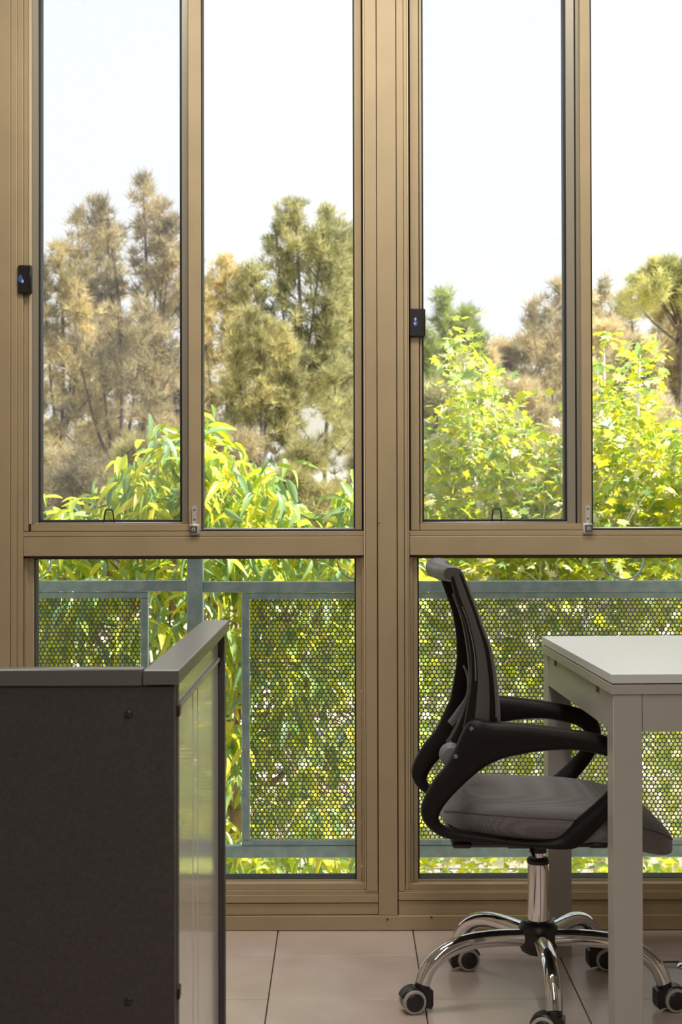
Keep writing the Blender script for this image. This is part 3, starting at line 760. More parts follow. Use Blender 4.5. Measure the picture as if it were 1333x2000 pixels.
cross_rail('top_rail', 'backplastic', tc_, 0.0235, 0.0165, R(-4), 0.02)
bc_ = W((962, 1412), Ys)
cross_rail('bottom_rail', 'armplastic', bc_, 0.013, 0.018, 0, 0.012)
# mesh sheet
Bf = catmull([(p[0], 0, p[1]) for p in BR], 4); Bf2 = catmull([(p[0], 0, p[1]) for p in BR2], 4)
vs = []; nu = 20
for (p, q) in zip(Bf, Bf2):
    for j in range(nu+1):
        u = 2*j/nu-1; e_ = abs(u)**6
        x = p.x*(1-e_) + q.x*e_ - 0.016*(1-u*u)
        x = (p.x - 0.001) * (1) - 0.020*(1-abs(u)**2.5) - (0.004 if abs(u) > 0.99 else 0)
        vs.append((x, CC.y+u*0.212, p.z))
fs = [(i*(nu+1)+j, i*(nu+1)+j+1, (i+1)*(nu+1)+j+1, (i+1)*(nu+1)+j) for i in range(len(Bf)-1) for j in range(nu)]
mo = MB().add(vs, fs).build('mesh_back', 'meshback', ch, True)
# edge welt of the mesh at each stile
for s_ in (-1, 1):
    MB().ribbon(mid(BL, BR, 0.85), BR, CC.y+s_*0.208, 0.010, False, 4, 0.004).build('mesh_edge', 'fabric', ch, True, 60)
# spine and lumbar bracket (between the stiles, behind)
sp_o = [W(p, CC.y) for p in [(884,1160),(903,1215),(914,1280),(916,1330),(908,1375),(893,1415),(874,1450)]]
sp_i = [W(p, CC.y) for p in [(897,1158),(917,1213),(929,1280),(932,1330),(926,1380),(912,1424),(896,1462)]]
MB().ribbon(sp_o, sp_i, CC.y, 0.055, False, 4, 0.006).build('back_spine', 'armplastic', ch, True, 50)
for yy in (-0.16, 0.16):
    lo = [W(p, CC.y-0.16) for p in [(927,1333),(936,1360),(934,1395),(915,1425),(895,1452)]]
    li = [W(p, CC.y-0.16) for p in [(931,1332),(944,1362),(944,1400),(925,1434),(905,1462)]]
    MB().ribbon(lo, li, CC.y+yy, 0.018, False, 4, 0.004).build('lumbar_bracket', 'greyplastic', ch, True, 50)
pv = W((882, 1475), CC.y-0.19)
for s_ in (-1,):
    MB().lathe([(0.001, -0.018), (0.017, -0.017), (0.0242, -0.010), (0.0242, 0.010), (0.017, 0.017), (0.001, 0.018)], (pv[0], CC.y + s_*0.186, pv[1]), (0, 1, 0), 28).build('pivot', 'greyplastic' if s_ < 0 else 'armplastic', ch, True)
MB().tube([(pv[0]+0.004, CC.y-0.18, pv[1]), (pv[0]+0.012, CC.y+0.02, pv[1]-0.004)], 0.009, 12).build('pivot_bar', 'armplastic', ch, True)
for (x, y) in ((891, 1478), (922, 1424)):
    c = P(x, y, YN-0.019); 
    MB().lathe([(0.0001, -0.0008), (0.004, -0.0006), (0.0045, 0.002)], c, (0, 1, 0), 14).build('arm_bolt', 'greyplastic', ch, True)

# under-seat mechanism, gas lift, hub
MB().box(CC.x-0.075, CC.x+0.06, CC.y-0.06, CC.y+0.06, 0.335, 0.372, 0.006).build('tilt_mechanism', 'blackplastic', ch, True)
for (x0, x1) in ((P(884,1640,YN).x, P(922,1640,YN).x), (0.50, 0.54)):
    MB().box(x0, x1, CC.y-0.225, CC.y+0.225, 0.372, 0.384, 0.004).build('arm_mount', 'blackplastic', ch, True)
MB().tube([(CC.x-0.02, CC.y-0.05, 0.352), (CC.x-0.03, CC.y-0.14, 0.352), (CC.x-0.03, CC.y-0.19, 0.345)], 0.004, 8).build('height_lever', 'blackplastic', ch, True)
gz = lambda y: P(1048, y, CC.y).z
MB().lathe([(0.019, gz(1664)), (0.019, gz(1657))], (CC.x, CC.y, 0), seg=24).build('lift_boot', 'blackplastic', ch, True)
MB().lathe([(0.0135, gz(1690)), (0.0135, gz(1659))], (CC.x, CC.y, 0), seg=24).build('lift_piston', 'chrome', ch, True)
MB().lathe([(0.014, gz(1674)), (0.022, gz(1675)), (0.0245, gz(1678)), (0.0245, gz(1683)), (0.023, gz(1686))][::-1], (CC.x, CC.y, 0), seg=28).build('lift_collar', 'blackplastic', ch, True)
MB().lathe([(0.0232, gz(1810)), (0.0232, gz(1700)), (0.0225, gz(1684))], (CC.x, CC.y, 0), seg=36).build('lift_column', 'chrome', ch, True)
MB().lathe([(0.026, 0.098), (0.036, 0.104), (0.043, 0.118), (0.0445, 0.140), (0.042, 0.158), (0.034, 0.168), (0.024, 0.171)], (CC.x, CC.y, 0), seg=36).build('base_hub', 'blackplastic', ch, True)

cast = [(0.162, 3.470, 195), (0.278, 3.757, 10), (0.578, 3.763, 5), (0.690, 3.480, 12), (0.424, 3.283, 200)]
caster_angles = {0: (-1, 12), 1: (1, 8), 2: (1, 6), 3: (1, 10), 4: (-1, -14)}
for i in range(5):
    ang = R(-90 + 72*i)     # spoke directions: 0 faces the camera
    d = Vector((math.cos(ang), math.sin(ang), 0)); RR = 0.268
    pts = catmull([Vector((CC.x, CC.y, 0.135)) + d*0.030, Vector((CC.x, CC.y, 0.139)) + d*0.10, Vector((CC.x, CC.y, 0.136)) + d*0.165,
                   Vector((CC.x, CC.y, 0.121)) + d*0.215, Vector((CC.x, CC.y, 0.093)) + d*0.252, Vector((CC.x, CC.y, 0.058)) + d*RR], 6)
    n_ = len(pts); rs = [0.0172 - 0.0022*(k/(n_-1)) for k in range(n_)]
    leg = MB().tube(pts, rs, 20, flat=(1.12, 1.08)).build('base_leg', 'chrome', ch, True)
    # caster
    key = {0: 4, 1: 3, 2: 2, 3: 1, 4: 0}[i]
    sgn, yaw = caster_angles[key]
    c0 = Vector((CC.x, CC.y, 0)) + d*RR
    fw = Vector((math.cos(R(yaw))*sgn, math.sin(R(yaw))*sgn, 0)); axl = Vector((-fw.y, fw.x, 0))
    wc = c0 + fw*0.021 + Vector((0, 0, 0.0252))
    MBs = MB(); MBs.lathe([(0.0125, 0.040), (0.0155, 0.044), (0.0155, 0.060), (0.013, 0.062)], (c0.x, c0.y, 0), seg=20)
    # hood: arc shell over the wheels + block at the stem
    vs = []; fs = []; ns = 18; r0, r1, hwid = 0.0262, 0.0295, 0.017
    for k in range(ns+1):
        a = R(20 + 175*k/ns)
        for (rr, yy) in ((r0, -hwid), (r1, -hwid*0.86), (r1, hwid*0.86), (r0, hwid)):
            vs.append(wc + fw*(math.cos(a)*rr) + Vector((0, 0, math.sin(a)*rr)) + axl*yy)
    for k in range(ns):
        for j in range(4): fs.append((k*4+j, k*4+(j+1) % 4, (k+1)*4+(j+1) % 4, (k+1)*4+j))
    fs += [(0, 1, 2, 3), (ns*4+3, ns*4+2, ns*4+1, ns*4)]
    MBs.add(vs, fs)
    vs = []
    for yy in (-0.0155, 0.0155):
        for (a, z) in ((-0.020, 0.016), (-0.016, 0.008), (0.004, 0.012), (0.006, 0.050), (-0.012, 0.050), (-0.020, 0.046)):
            vs.append(c0 + fw*a + axl*yy + Vector((0, 0, z)))
    MBs.add(vs, [(0,1,2,3,4,5), (11,10,9,8,7,6)] + [(k, (k+1) % 6, 6+(k+1) % 6, 6+k) for k in range(6)])
    cst = MBs.build('caster', 'blackplastic', ch, True, 45)
    for s2 in (-1, 1):
        c1 = wc + axl*(s2*0.006)
        MB().lathe([(0.021, 0.0), (0.0245, 0.0008), (0.0251, 0.004), (0.0251, 0.0125), (0.0238, 0.0155), (0.0195, 0.0165), (0.0185, 0.0150)], c1, axl*s2, 32).build('wheel', 'tyre', cst, True)
        MB().lathe([(0.0180, 0.0), (0.0186, 0.0162), (0.0165, 0.0182), (0.008, 0.0190), (0.0005, 0.0192)], c1, axl*s2, 28).build('wheel_disc', 'hub', cst, True)

# chrome disc with a dark rod at the right edge of the floor
dsk = P(1342, 1880, 3520/(1886-956.0)); dk = Vector((dsk.x, dsk.y, 0))
fd = thing('floor_disc', 'small shiny chrome disc with a thin dark rod on the tiles at the right edge', 'floor fitting', dk)
MB().lathe([(0.024, 0.0), (0.0245, 0.003), (0.019, 0.008), (0.012, 0.0095), (0.0005, 0.010)], dk, seg=32).build('cover', 'chrome', fd, True)
MB().tube([dk + Vector((-0.015, 0.012, 0.008)), dk + Vector((-0.075, 0.016, 0.0055))], 0.0022, 8).build('rod', 'blackplastic', fd, True)

# ------------------------------------------------------------------ outside: ground, wall, houses
GZ = -3.3
structure(bx(-60, 70, YW+0.2, 120, GZ-0.2, GZ).build('ground', 'ground'))
gw = thing('garden_wall', 'cream block garden wall seen under the balcony rail at the right window', 'wall', (0.3, 10.6, GZ))
MB().box(-3.3, 4.3, 10.55, 10.68, GZ, -1.16).build('mortar_core', 'mortar', gw)
blk = None; bwid = 0.60; bh = 0.30
for r_ in range(7):
    for c_ in range(13):
        x = P(861, 1690, 10.5).x + (c_-6)*bwid - (0.0 if r_ % 2 == 0 else bwid/2); z = P(861, 1698, 10.5).z + 0.0 - (r_-1)*bh
        if z - 0.01 < GZ: continue
        if blk is None:
            blk = MB().box(0.004, bwid-0.004, -0.03, 0.10, 0.004, bh-0.004, 0.004).build('block', 'blockwall', gw)
            src = blk
        else:
            src = blk.copy(); col.objects.link(src)
        src.location = (x, 10.53 + random.uniform(-0.003, 0.003), z - 0.0)
def house(name, label, px0, px1, pyr, pye, Y, roofm):
    a = P(px0, pye, Y); b = P(px1, pye, Y); ridge = P(px0, pyr, Y).z
    h = thing(name, label, 'house', ((a.x+b.x)/2, Y+3, GZ))
    MB().box(a.x, b.x, Y, Y+7, GZ, a.z).build('wall', 'render_wall', h)
    m = MB(); hang = 0.5
    m.prism([(Y-hang, a.z-0.1), (Y+7+hang, a.z-0.1), (Y+7+hang, a.z+0.05), (Y+3.5, ridge), (Y-hang, a.z+0.05)], a.x-hang, b.x+hang, 'X'); m.build('roof', roofm, h)
    n = max(1, int((b.x-a.x)/2.6))
    for i in range(n):
        x = a.x + (i+0.5)*(b.x-a.x)/n
        f = MB().box(x-0.55, x+0.55, Y-0.05, Y+0.02, a.z-1.9, a.z-0.7, 0.01).build('window', 'render_wall', h)
        MB().box(x-0.48, x+0.48, Y-0.07, Y-0.04, a.z-1.83, a.z-0.77).build('pane', 'housedark', f)
house('house', 'white house with a terracotta roof glimpsed between the trees behind the middle pane', 560, 790, 722, 752, 62, 'terracotta')
house('house', 'pale house with a grey roof glimpsed low between the left trees', 20, 260, 800, 832, 58, 'greyroof')

# ------------------------------------------------------------------ foliage
def bark_tube(mb, pts, r0, r1, seg=7, k=4):
    pts = catmull(pts, k); n = len(pts)
    mb.tube(pts, [r0 + (r1-r0)*i/(n-1) for i in range(n)], seg)

# far feathery trees: thin one-triangle needles in drooping tufts
def needles(cent, dirs, n_per, spread, ln, wd, droop=0.25):
    n = len(cent); N = n*n_per
    c = np.repeat(cent, n_per, 0); d = np.repeat(dirs, n_per, 0)
    u = rng.normal(size=(N, 3)); u /= np.linalg.norm(u, axis=1)[:, None]
    base = c + u*rng.random((N, 1))*spread*0.55
    dd = d + u*0.9; dd[:, 2] -= droop; dd /= np.linalg.norm(dd, axis=1)[:, None]
    L_ = ln*(0.6+0.8*rng.random((N, 1)))
    side = np.cross(dd, rng.normal(size=(N, 3))); side /= np.linalg.norm(side, axis=1)[:, None]
    W_ = wd*(0.7+0.6*rng.random((N, 1)))
    V = np.stack([base - side*W_/2, base + side*W_/2, base + dd*L_], 1).reshape(-1, 3)
    return V, np.arange(3*N).reshape(-1, 3)

def far_tree(name, label, cat, px, ptop, phw, pbase, Y, mt, tufts, n_per=26, group=None, shape='spires', nl=17, nw=1.7, tuft_px=10, ns=4):
    s = Y/F; rd = random.Random(px*7 + ptop)
    top = P(px, ptop, Y); crown0 = P(px, pbase, Y).z; r_ = phw*s
    root = thing(name, label, cat, (top.x, Y, GZ), group)
    mb = MB(); C = []; D = []
    H = top.z - GZ
    main = [(top.x+0.1*r_, Y, GZ), (top.x - 0.15*r_, Y, GZ+H*0.35), (top.x + 0.1*r_, Y, GZ+H*0.7), (top.x, Y, top.z-0.15)]
    main[-1] = (top.x, Y, top.z-(26*s if shape == 'spires' else r_*0.7))
    bark_tube(mb, main, max(0.06, min(H*0.011, r_*0.12)), 0.02)
    def branch(p0, p1, r0, cnt, up):
        if r0 > 0: bark_tube(mb, [p0, p0.lerp(p1, 0.5) + Vector((0, 0, -0.08*(p1-p0).length)), p1], r0, 0.008, 4, 2)
        for q in range(cnt):
            t = 0.25 + 0.8*(q+rd.random())/cnt
            c = p0.lerp(p1, t) + Vector((rd.gauss(0, 1), rd.gauss(0, 1), rd.gauss(0, 1)))*tuft_px*s*0.8
            g = math.sin(c.x/(38*s)+px) * math.sin(c.z/(44*s)+c.y/(30*s))
            if g > 0.62: continue
            c.z = min(c.z, top.z); C.append(tuple(c)); d = (p1-p0).normalized(); D.append((d.x*0.6, d.y*0.6, up))
    if shape == 'spires':
        sp = [(0.0, 0.0, 0.0, 0.50)]
        for k in range(ns):
            ox = (-1)**k * rd.uniform(0.35, 0.95); oy = rd.uniform(-0.8, 0.8)
            sp.append((ox, oy, abs(ox)*rd.uniform(40, 150)*phw/70, rd.uniform(0.38, 0.52)))
        tot = sum(x[3] for x in sp)
        for (ox, oy, dz, rad) in sp:
            zt = top.z - dz*s; bx_ = top.x + ox*r_; by_ = Y + oy*r_
            j = Vector((top.x, Y, crown0 + (zt-crown0)*0.25))
            if dz > 0: bark_tube(mb, [j, Vector(((bx_+top.x)/2, (by_+Y)/2, j.z+(zt-j.z)*0.3)), Vector((bx_, by_, zt-34*s))], 0.05, 0.012, 5)
            nb = int(tufts*(2.5 if dz == 0 else 1.9)*rad/tot/9)
            for b_ in range(nb):
                f = ((b_+0.5)/nb)**0.72; z = crown0 + (zt-crown0)*f
                az = rd.uniform(0, 2*math.pi); wr = r_*rad*((1-f)**0.55*1.1 + 0.20)*rd.uniform(0.7, 1.25)
                p0 = Vector((bx_, by_, z - 0.7*wr)); p1 = p0 + Vector((math.cos(az)*wr, math.sin(az)*wr, wr*rd.uniform(0.8, 1.5)))
                branch(p0, p1, 0.022 if b_ % 3 == 0 else 0, 9, 0.75)
    else:
        nc = max(14, int((top.z-crown0)/s*phw/1700))
        for k in range(nc):
            u = rd.uniform(-1, 1); zf = rd.random()
            dome = math.sqrt(1-u*u*0.92)
            zc = crown0 + (top.z-crown0)*(zf**0.9)*dome - 0.25*r_
            c0 = Vector((top.x+u*r_*0.85, Y+rd.uniform(-0.8, 0.8)*r_, zc)); j = Vector((top.x, Y, max(GZ+0.5, zc - r_*0.9)))
            bark_tube(mb, [j, j.lerp(c0, 0.6)+Vector((0, 0, -0.1)), c0], 0.04, 0.012, 5, 2)
            cr_ = r_*rd.uniform(0.28, 0.46)
            for q in range(int(tufts*2.4/16)):
                v = Vector((rd.gauss(0, 1), rd.gauss(0, 1), rd.gauss(0, 0.75))).normalized()*cr_*rd.uniform(0.5, 1.08)
                c = c0 + v; c.z = min(c.z, top.z)
                C.append(tuple(c)); D.append((v.x/cr_*0.5, v.y/cr_*0.5, 0.4))
    mb.build('trunk', 'bark', root, True)
    V, Fq = needles(np.array(C), np.array(D), n_per, tuft_px*s*1.3, nl*s, nw*s, 0.05)
    fo = npmesh('foliage', V, Fq, mt, root); fo['kind'] = 'stuff'
    return root

M['n_brown'] = leaf_mat('casuarina_brown', [(0.36, 0.31, 0.21), (0.52, 0.45, 0.30), (0.27, 0.25, 0.18), (0.43, 0.39, 0.26)], [(0.45, 0.37, 0.20), (0.60, 0.50, 0.28)], 0.7, 0.2, 0.4)  # far crown colours lightened to paint in distant haze and glare
M['n_gold'] = leaf_mat('casuarina_gold', [(0.46, 0.39, 0.22), (0.60, 0.51, 0.29), (0.36, 0.33, 0.20)], [(0.60, 0.50, 0.24), (0.72, 0.62, 0.32)], 0.7, 0.2, 0.42)
M['n_green'] = leaf_mat('casuarina_green', [(0.24, 0.25, 0.13), (0.38, 0.36, 0.19), (0.20, 0.22, 0.14), (0.48, 0.44, 0.24)], [(0.48, 0.47, 0.20), (0.60, 0.56, 0.26)], 0.7, 0.2, 0.4)
M['n_dark'] = leaf_mat('dark_brown_shrub', [(0.20, 0.17, 0.12), (0.32, 0.28, 0.19), (0.15, 0.14, 0.10)], [(0.26, 0.22, 0.13), (0.34, 0.30, 0.18)], 0.7, 0.2, 0.35)
M['n_olive'] = leaf_mat('shrub_olive', [(0.30, 0.28, 0.14), (0.46, 0.42, 0.21), (0.34, 0.31, 0.17)], [(0.50, 0.47, 0.19), (0.62, 0.57, 0.25)], 0.7, 0.2, 0.42)
M['n_conifer'] = leaf_mat('conifer_green', [(0.18, 0.26, 0.09), (0.30, 0.36, 0.12), (0.38, 0.43, 0.15)], [(0.42, 0.52, 0.13), (0.52, 0.58, 0.16)], 0.7, 0.2, 0.4)
M['n_tan'] = leaf_mat('tan_crown', [(0.50, 0.42, 0.27), (0.64, 0.56, 0.37), (0.40, 0.34, 0.22)], [(0.62, 0.52, 0.30), (0.74, 0.64, 0.38)], 0.7, 0.2, 0.4)
M['n_lime'] = leaf_mat('yellow_green_crown', [(0.48, 0.48, 0.20), (0.60, 0.57, 0.26)], [(0.66, 0.66, 0.25), (0.74, 0.70, 0.30)], 0.7, 0.2, 0.4)
G = 'trees across the gully'
T = [
 ('casuarina_tree', 'brown she-oak just beyond the left window jamb', 24, 470, 62, 1000, 50, 'n_brown', 240, 'column'),
 ('casuarina_tree', 'golden she-oak further beyond the left jamb, at the end of the row', -110, 520, 80, 1000, 39, 'n_gold', 260, 'column'),
 ('casuarina_tree', 'feathery brown she-oak, tallest in the leftmost pane', 280, 346, 76, 980, 39, 'n_brown', 420, 'column'),
 ('casuarina_tree', 'slender brown she-oak left of the tallest one in the leftmost pane', 186, 392, 52, 960, 46, 'n_brown', 300, 'column'),
 ('casuarina_tree', 'golden brown she-oak at the far left edge of the leftmost pane', 118, 480, 62, 1000, 36, 'n_gold', 280, 'column'),
 ('casuarina_tree', 'brown she-oak half hidden behind the first window stile', 356, 480, 55, 1000, 54, 'n_brown', 240, 'column'),
 ('casuarina_tree', 'short brown she-oak between the taller trees of the leftmost pane', 230, 560, 90, 1020, 33, 'n_brown', 320, 'column'),
 ('casuarina_tree', 'golden tan she-oak at the left of the second pane', 440, 505, 60, 1000, 43.5, 'n_gold', 330, 'column'),
 ('casuarina_tree', 'dense grey-green she-oak, tallest in the second pane', 578, 392, 88, 880, 37, 'n_green', 520, 'column'),
 ('casuarina_tree', 'second green leader just right of the tallest tree in the second pane', 640, 405, 48, 900, 44, 'n_green', 260, 'column'),
 ('casuarina_tree', 'green she-oak at the right edge of the second pane beside the mullion', 694, 440, 48, 980, 50, 'n_green', 280, 'column'),
 ('casuarina_tree', 'low olive she-oak between the golden and green trees of the second pane', 505, 600, 62, 1000, 31, 'n_olive', 300, 'column'),
 ('conifer_tree', 'bright green conifer with a pointed tip at the left of the third pane', 872, 565, 58, 1000, 38, 'n_conifer', 420, 'cone'),
 ('gum_tree', 'round russet brown crown in the middle of the third pane', 985, 622, 78, 960, 54, 'n_tan', 360, 'round'),
 ('casuarina_tree', 'tan she-oak rising at the right edge of the third pane', 1098, 548, 74, 1000, 42, 'n_tan', 380, 'cone'),
 ('casuarina_tree', 'sparse tan she-oak at the left of the rightmost pane', 1172, 520, 58, 1000, 50, 'n_tan', 260, 'cone'),
 ('casuarina_tree', 'bushy tan tree filling the middle of the rightmost pane', 1235, 570, 80, 1000, 36, 'n_tan', 420, 'round'),
 ('gum_tree', 'pale tan round crown between the russet crown and the third pane stile', 1050, 640, 70, 1000, 62, 'n_tan', 420, 'round'),
 ('gum_tree', 'wide tan crown low behind the lime sapling spires of the third pane', 935, 668, 78, 1000, 66, 'n_gold', 420, 'round'),
 ('gum_tree', 'tan crown behind the first lime spire of the rightmost pane', 1180, 590, 75, 1000, 70, 'n_tan', 420, 'round'),
 ('gum_tree', 'tan crown low at the right edge behind the lime leaves', 1318, 610, 92, 1000, 53.8, 'n_tan', 420, 'round'),
 ('gum_tree', 'tall broad tree with yellow-green crown top at the right edge', 1322, 485, 90, 575, 44, 'n_lime', 300, 'round'),
 ('gum_tree', 'brown mid-height tree below the yellow-green crown at the right edge', 1325, 560, 90, 1000, 62, 'n_gold', 420, 'round'),
]
for (nm, lb, px, pt, hw_, pb, Y, mt, tu, shp) in T:
    far_tree(nm, lb, 'tree', px, pt, hw_, pb, Y, mt, int(tu*1.5), 24, G, shape='round' if shp == 'round' else 'spires', ns=5 if hw_ > 70 else 3)
S = [
 ('brown shrub low at the far left edge of the left pane', 100, 850, 85, 1120, 25, 'n_brown', 260),
 ('olive shrub in the lower left pane behind the big leaves', 262, 790, 95, 1120, 28, 'n_olive', 330),
 ('dark brown shrub in the centre foot of the left pane', 185, 860, 92, 1150, 22, 'n_dark', 300),
 ('grey-brown shrub low at the left of the second pane', 440, 800, 80, 1120, 24.5, 'n_brown', 260),
 ('rounded olive shrub low in the second pane', 610, 862, 100, 1150, 27, 'n_olive', 420),
 ('dark green shrub beside the mullion in the second pane', 690, 830, 64, 1150, 31.5, 'n_dark', 260),
 ('green shrub low at the left of the third pane', 850, 740, 80, 1120, 25, 'n_green', 330),
 ('tan shrub low in the middle of the third pane', 1010, 740, 110, 1120, 28.5, 'n_tan', 420),
 ('tan shrub low between third and fourth panes', 1140, 740, 90, 1120, 23, 'n_tan', 360),
 ('tan shrub at the foot of the rightmost pane', 1290, 740, 110, 1120, 26, 'n_tan', 420),
]
for (lb, px, pt, hw_, pb, Y, mt, tu) in S:
    far_tree('shrub', lb, 'shrub', px, pt, hw_, pb, Y, mt, int(tu*1.6), 24, 'shrubs across the gully', shape='round', tuft_px=12, nl=20)

# near trees -------------------------------------------------------------
def lance_leaf(arch):
    st = [(0, 0), (0.10, 0.30), (0.32, 0.5), (0.60, 0.44), (0.84, 0.2), (1.0, 0)]
    V = []; 
    for (t, w_) in st: V.append((0, t, -arch*t*t))
    for (t, w_) in st[1:5]: V.append((-w_, t, -arch*t*t + w_*0.22)); V.append((w_, t, -arch*t*t + w_*0.22))
    Fs = []
    for s_ in (0, 1):
        Lf = [6+2*i+s_ for i in range(4)]
        Fs.append((0, 1, Lf[0]) if s_ else (0, Lf[0], 1))
        for i in range(3):
            q = (1+i, 2+i, Lf[i+1], Lf[i]); q = q if s_ else q[::-1]
            Fs += [(q[0], q[1], q[2]), (q[0], q[2], q[3])]
        Fs.append((4, 5, Lf[3]) if s_ else (4, Lf[3], 5))
    return np.array(V, float), np.array(Fs)
def lobed_leaf():
    tips = [(-150, 0.50), (-118, 0.30), (-92, 0.78), (-66, 0.40), (-34, 0.9), (-16, 0.48), (0, 1.0), (16, 0.48), (34, 0.9), (66, 0.40), (92, 0.78), (118, 0.30), (150, 0.50)]
    V = [(0, 0.12, 0.0)]
    for a, r in tips:
        x = math.sin(R(a))*r*0.62; y = math.cos(R(a))*r*0.6 + 0.35
        V.append((x, y, -0.35*(x*x) - 0.22*(y-0.2)**2 + (0.05 if r < 0.5 else 0)))
    V.append((0, -0.05, 0.0))
    n = len(V)-1
    Fs = [(0, i+1, i) for i in range(1, n)] + [(0, 1, n)]
    return np.array(V, float), np.array(Fs)

def frames(d, up, roll):
    d = d/np.linalg.norm(d, axis=1)[:, None]
    s = np.cross(d, up); s /= np.linalg.norm(s, axis=1)[:, None]; n = np.cross(s, d)
    c, si = np.cos(roll)[:, None], np.sin(roll)[:, None]
    s2 = s*c + n*si; n2 = n*c - s*si
    return s2, d, n2
def batch(V, Fs, s, d, n, pos, L_, W_):
    N = len(pos); k = len(V)
    out_ = pos[:, None, :] + V[None, :, 0, None]*(s*W_)[:, None, :] + V[None, :, 1, None]*(d*L_)[:, None, :] + V[None, :, 2, None]*(n*L_)[:, None, :]
    Fq = (Fs[None] + (np.arange(N)*k)[:, None, None]).reshape(-1, 3)
    return out_.reshape(-1, 3), Fq

def interp_line(pts, x):
    if x <= pts[0][0]: return pts[0][1]
    for a, b in zip(pts, pts[1:]):
        if a[0] <= x <= b[0]: return a[1] + (b[1]-a[1])*(x-a[0])/(b[0]-a[0])
    return pts[-1][1]

def leafy_tree(root, sil, xr, Yr, ybot, ncl, per, kind, mats, L0, W0, hub, twigmat, singles, dense_from, seedpts, shape_loc):
    """clusters of leaves under a crown line; hub = where twigs spring from"""
    cl = []
    tries = 0
    while len(cl) < ncl and tries < ncl*60:
        tries += 1
        Y = random.uniform(*Yr); px = random.uniform(*xr); top = interp_line(sil, px)
        py = random.uniform(top, ybot)
        depth = py - top
        if py < dense_from and random.random() > 0.55 + 0.4*min(1, depth/60): continue
        # thin out in the depths where the photograph shows shade and gaps
        if py > dense_from + 90 and random.random() < 0.60: continue
        cl.append((P(px, py + (12 if kind == 'lance' else 20), Y), px, py))
    for q in seedpts: cl.append((P(q[0], q[1], q[2]), q[0], q[1]))
    pos = []; dirs = []; tw = MB()
    for ci, (c, px, py) in enumerate(cl):
        h = Vector(hub) + Vector((random.gauss(0, .12), random.gauss(0, .12), random.gauss(0, .25)))
        h = h.lerp(c, 0.55 if ci % 4 else 0.2)
        if ci % 5 == 0:
            bark_tube(tw, [h, h.lerp(c, 0.5) + Vector((random.gauss(0, .04), random.gauss(0, .04), 0.05)), c], 0.006, 0.002, 5, 2)
        out_dir = (c - Vector(hub)); out_dir.z = abs(out_dir.z)*0.3; out_dir.normalize()
        for k in range(per):
            az = 2*math.pi*(k*0.382 + random.random()*0.15)
            if kind == 'lance':
                el = random.gauss(-0.62, 0.42)
                off = Vector((random.gauss(0, .03), random.gauss(0, .03), random.gauss(0.0, .035)))
            else:
                el = random.gauss(-0.1, 0.6)
                off = Vector((random.gauss(0, .06), random.gauss(0, .06), random.gauss(0, .07)))
            dvec = Vector((math.cos(az)*math.cos(el), math.sin(az)*math.cos(el), math.sin(el))) + out_dir*0.2
            pos.append(tuple(c + off)); dirs.append(tuple(dvec))
    pos = np.array(pos); dirs = np.array(dirs); N = len(pos)
    up = np.tile([0, 0, 1.0], (N, 1)) + rng.normal(size=(N, 3))*0.25
    s, d, n = frames(dirs, up, rng.normal(size=N)*0.5)
    sc_ = (0.65 + 0.6*rng.random(N))[:, None]
    L_ = L0*sc_; W_ = W0*sc_*(0.85+0.3*rng.random(N))[:, None]
    # split into material classes
    cls = rng.integers(0, len(mats), N)
    tips = np.zeros(N, bool)
    # singles: leaves in open view above the transom, largest in the picture
    vis = []
    for i in range(N):
        p = pos[i]; pyy = 956 - (p[2]-EYE)*F/p[1]; pxx = 666.5 + p[0]*F/p[1]
        inpane = (80 < pxx < 352 or 396 < pxx < 692 or 829 < pxx < 1104 or 1160 < pxx < 1333) and (pyy < 1025 or 1095 < pyy < 1130)
        if inpane: vis.append((p[1], i))
    vis.sort(); sing = set(i for _, i in vis[:singles])
    V0s = [lance_leaf(0.28), lance_leaf(0.55), lance_leaf(0.10)] if kind == 'lance' else [lobed_leaf()]
    mask = np.ones(N, bool); mask[list(sing)] = False
    for mi, mt in enumerate(mats):
        allV = []; allF = []; off = 0
        for vi, (V0, F0) in enumerate(V0s):
            idx = np.where(mask & (cls == mi) & (np.arange(N) % len(V0s) == vi))[0]
            if len(idx) == 0: continue
            a, b = batch(V0, F0, s[idx], d[idx], n[idx], pos[idx], L_[idx], W_[idx])
            allV.append(a); allF.append(b+off); off += len(a)
        if allV:
            o = npmesh('foliage', np.concatenate(allV), np.concatenate(allF), mt, root, True); o['kind'] = 'stuff'
    protos = {}
    for i in sorted(sing):
        vi = i % len(V0s); key = (vi, int(cls[i]))
        if key not in protos:
            V0, F0 = V0s[vi]
            me = bpy.data.meshes.new('leaf'); me.from_pydata([tuple(v) for v in V0], [], [tuple(int(q) for q in f) for f in F0]); me.shade_smooth(); me.materials.append(mats[key[1]]); protos[key] = me
        o = bpy.data.objects.new('leaf', protos[key]); col.objects.link(o); o.parent = root
        o.matrix_parent_inverse = world_of(root).inverted()
        w__ = float(W_[i, 0]); l__ = float(L_[i, 0])
        mm = Matrix(((s[i][0]*w__, d[i][0]*l__, n[i][0]*l__, pos[i][0]), (s[i][1]*w__, d[i][1]*l__, n[i][1]*l__, pos[i][1]), (s[i][2]*w__, d[i][2]*l__, n[i][2]*l__, pos[i][2]), (0, 0, 0, 1)))
        o.matrix_basis = mm
    tw.build('twigs', twigmat, root, True)
    return cl

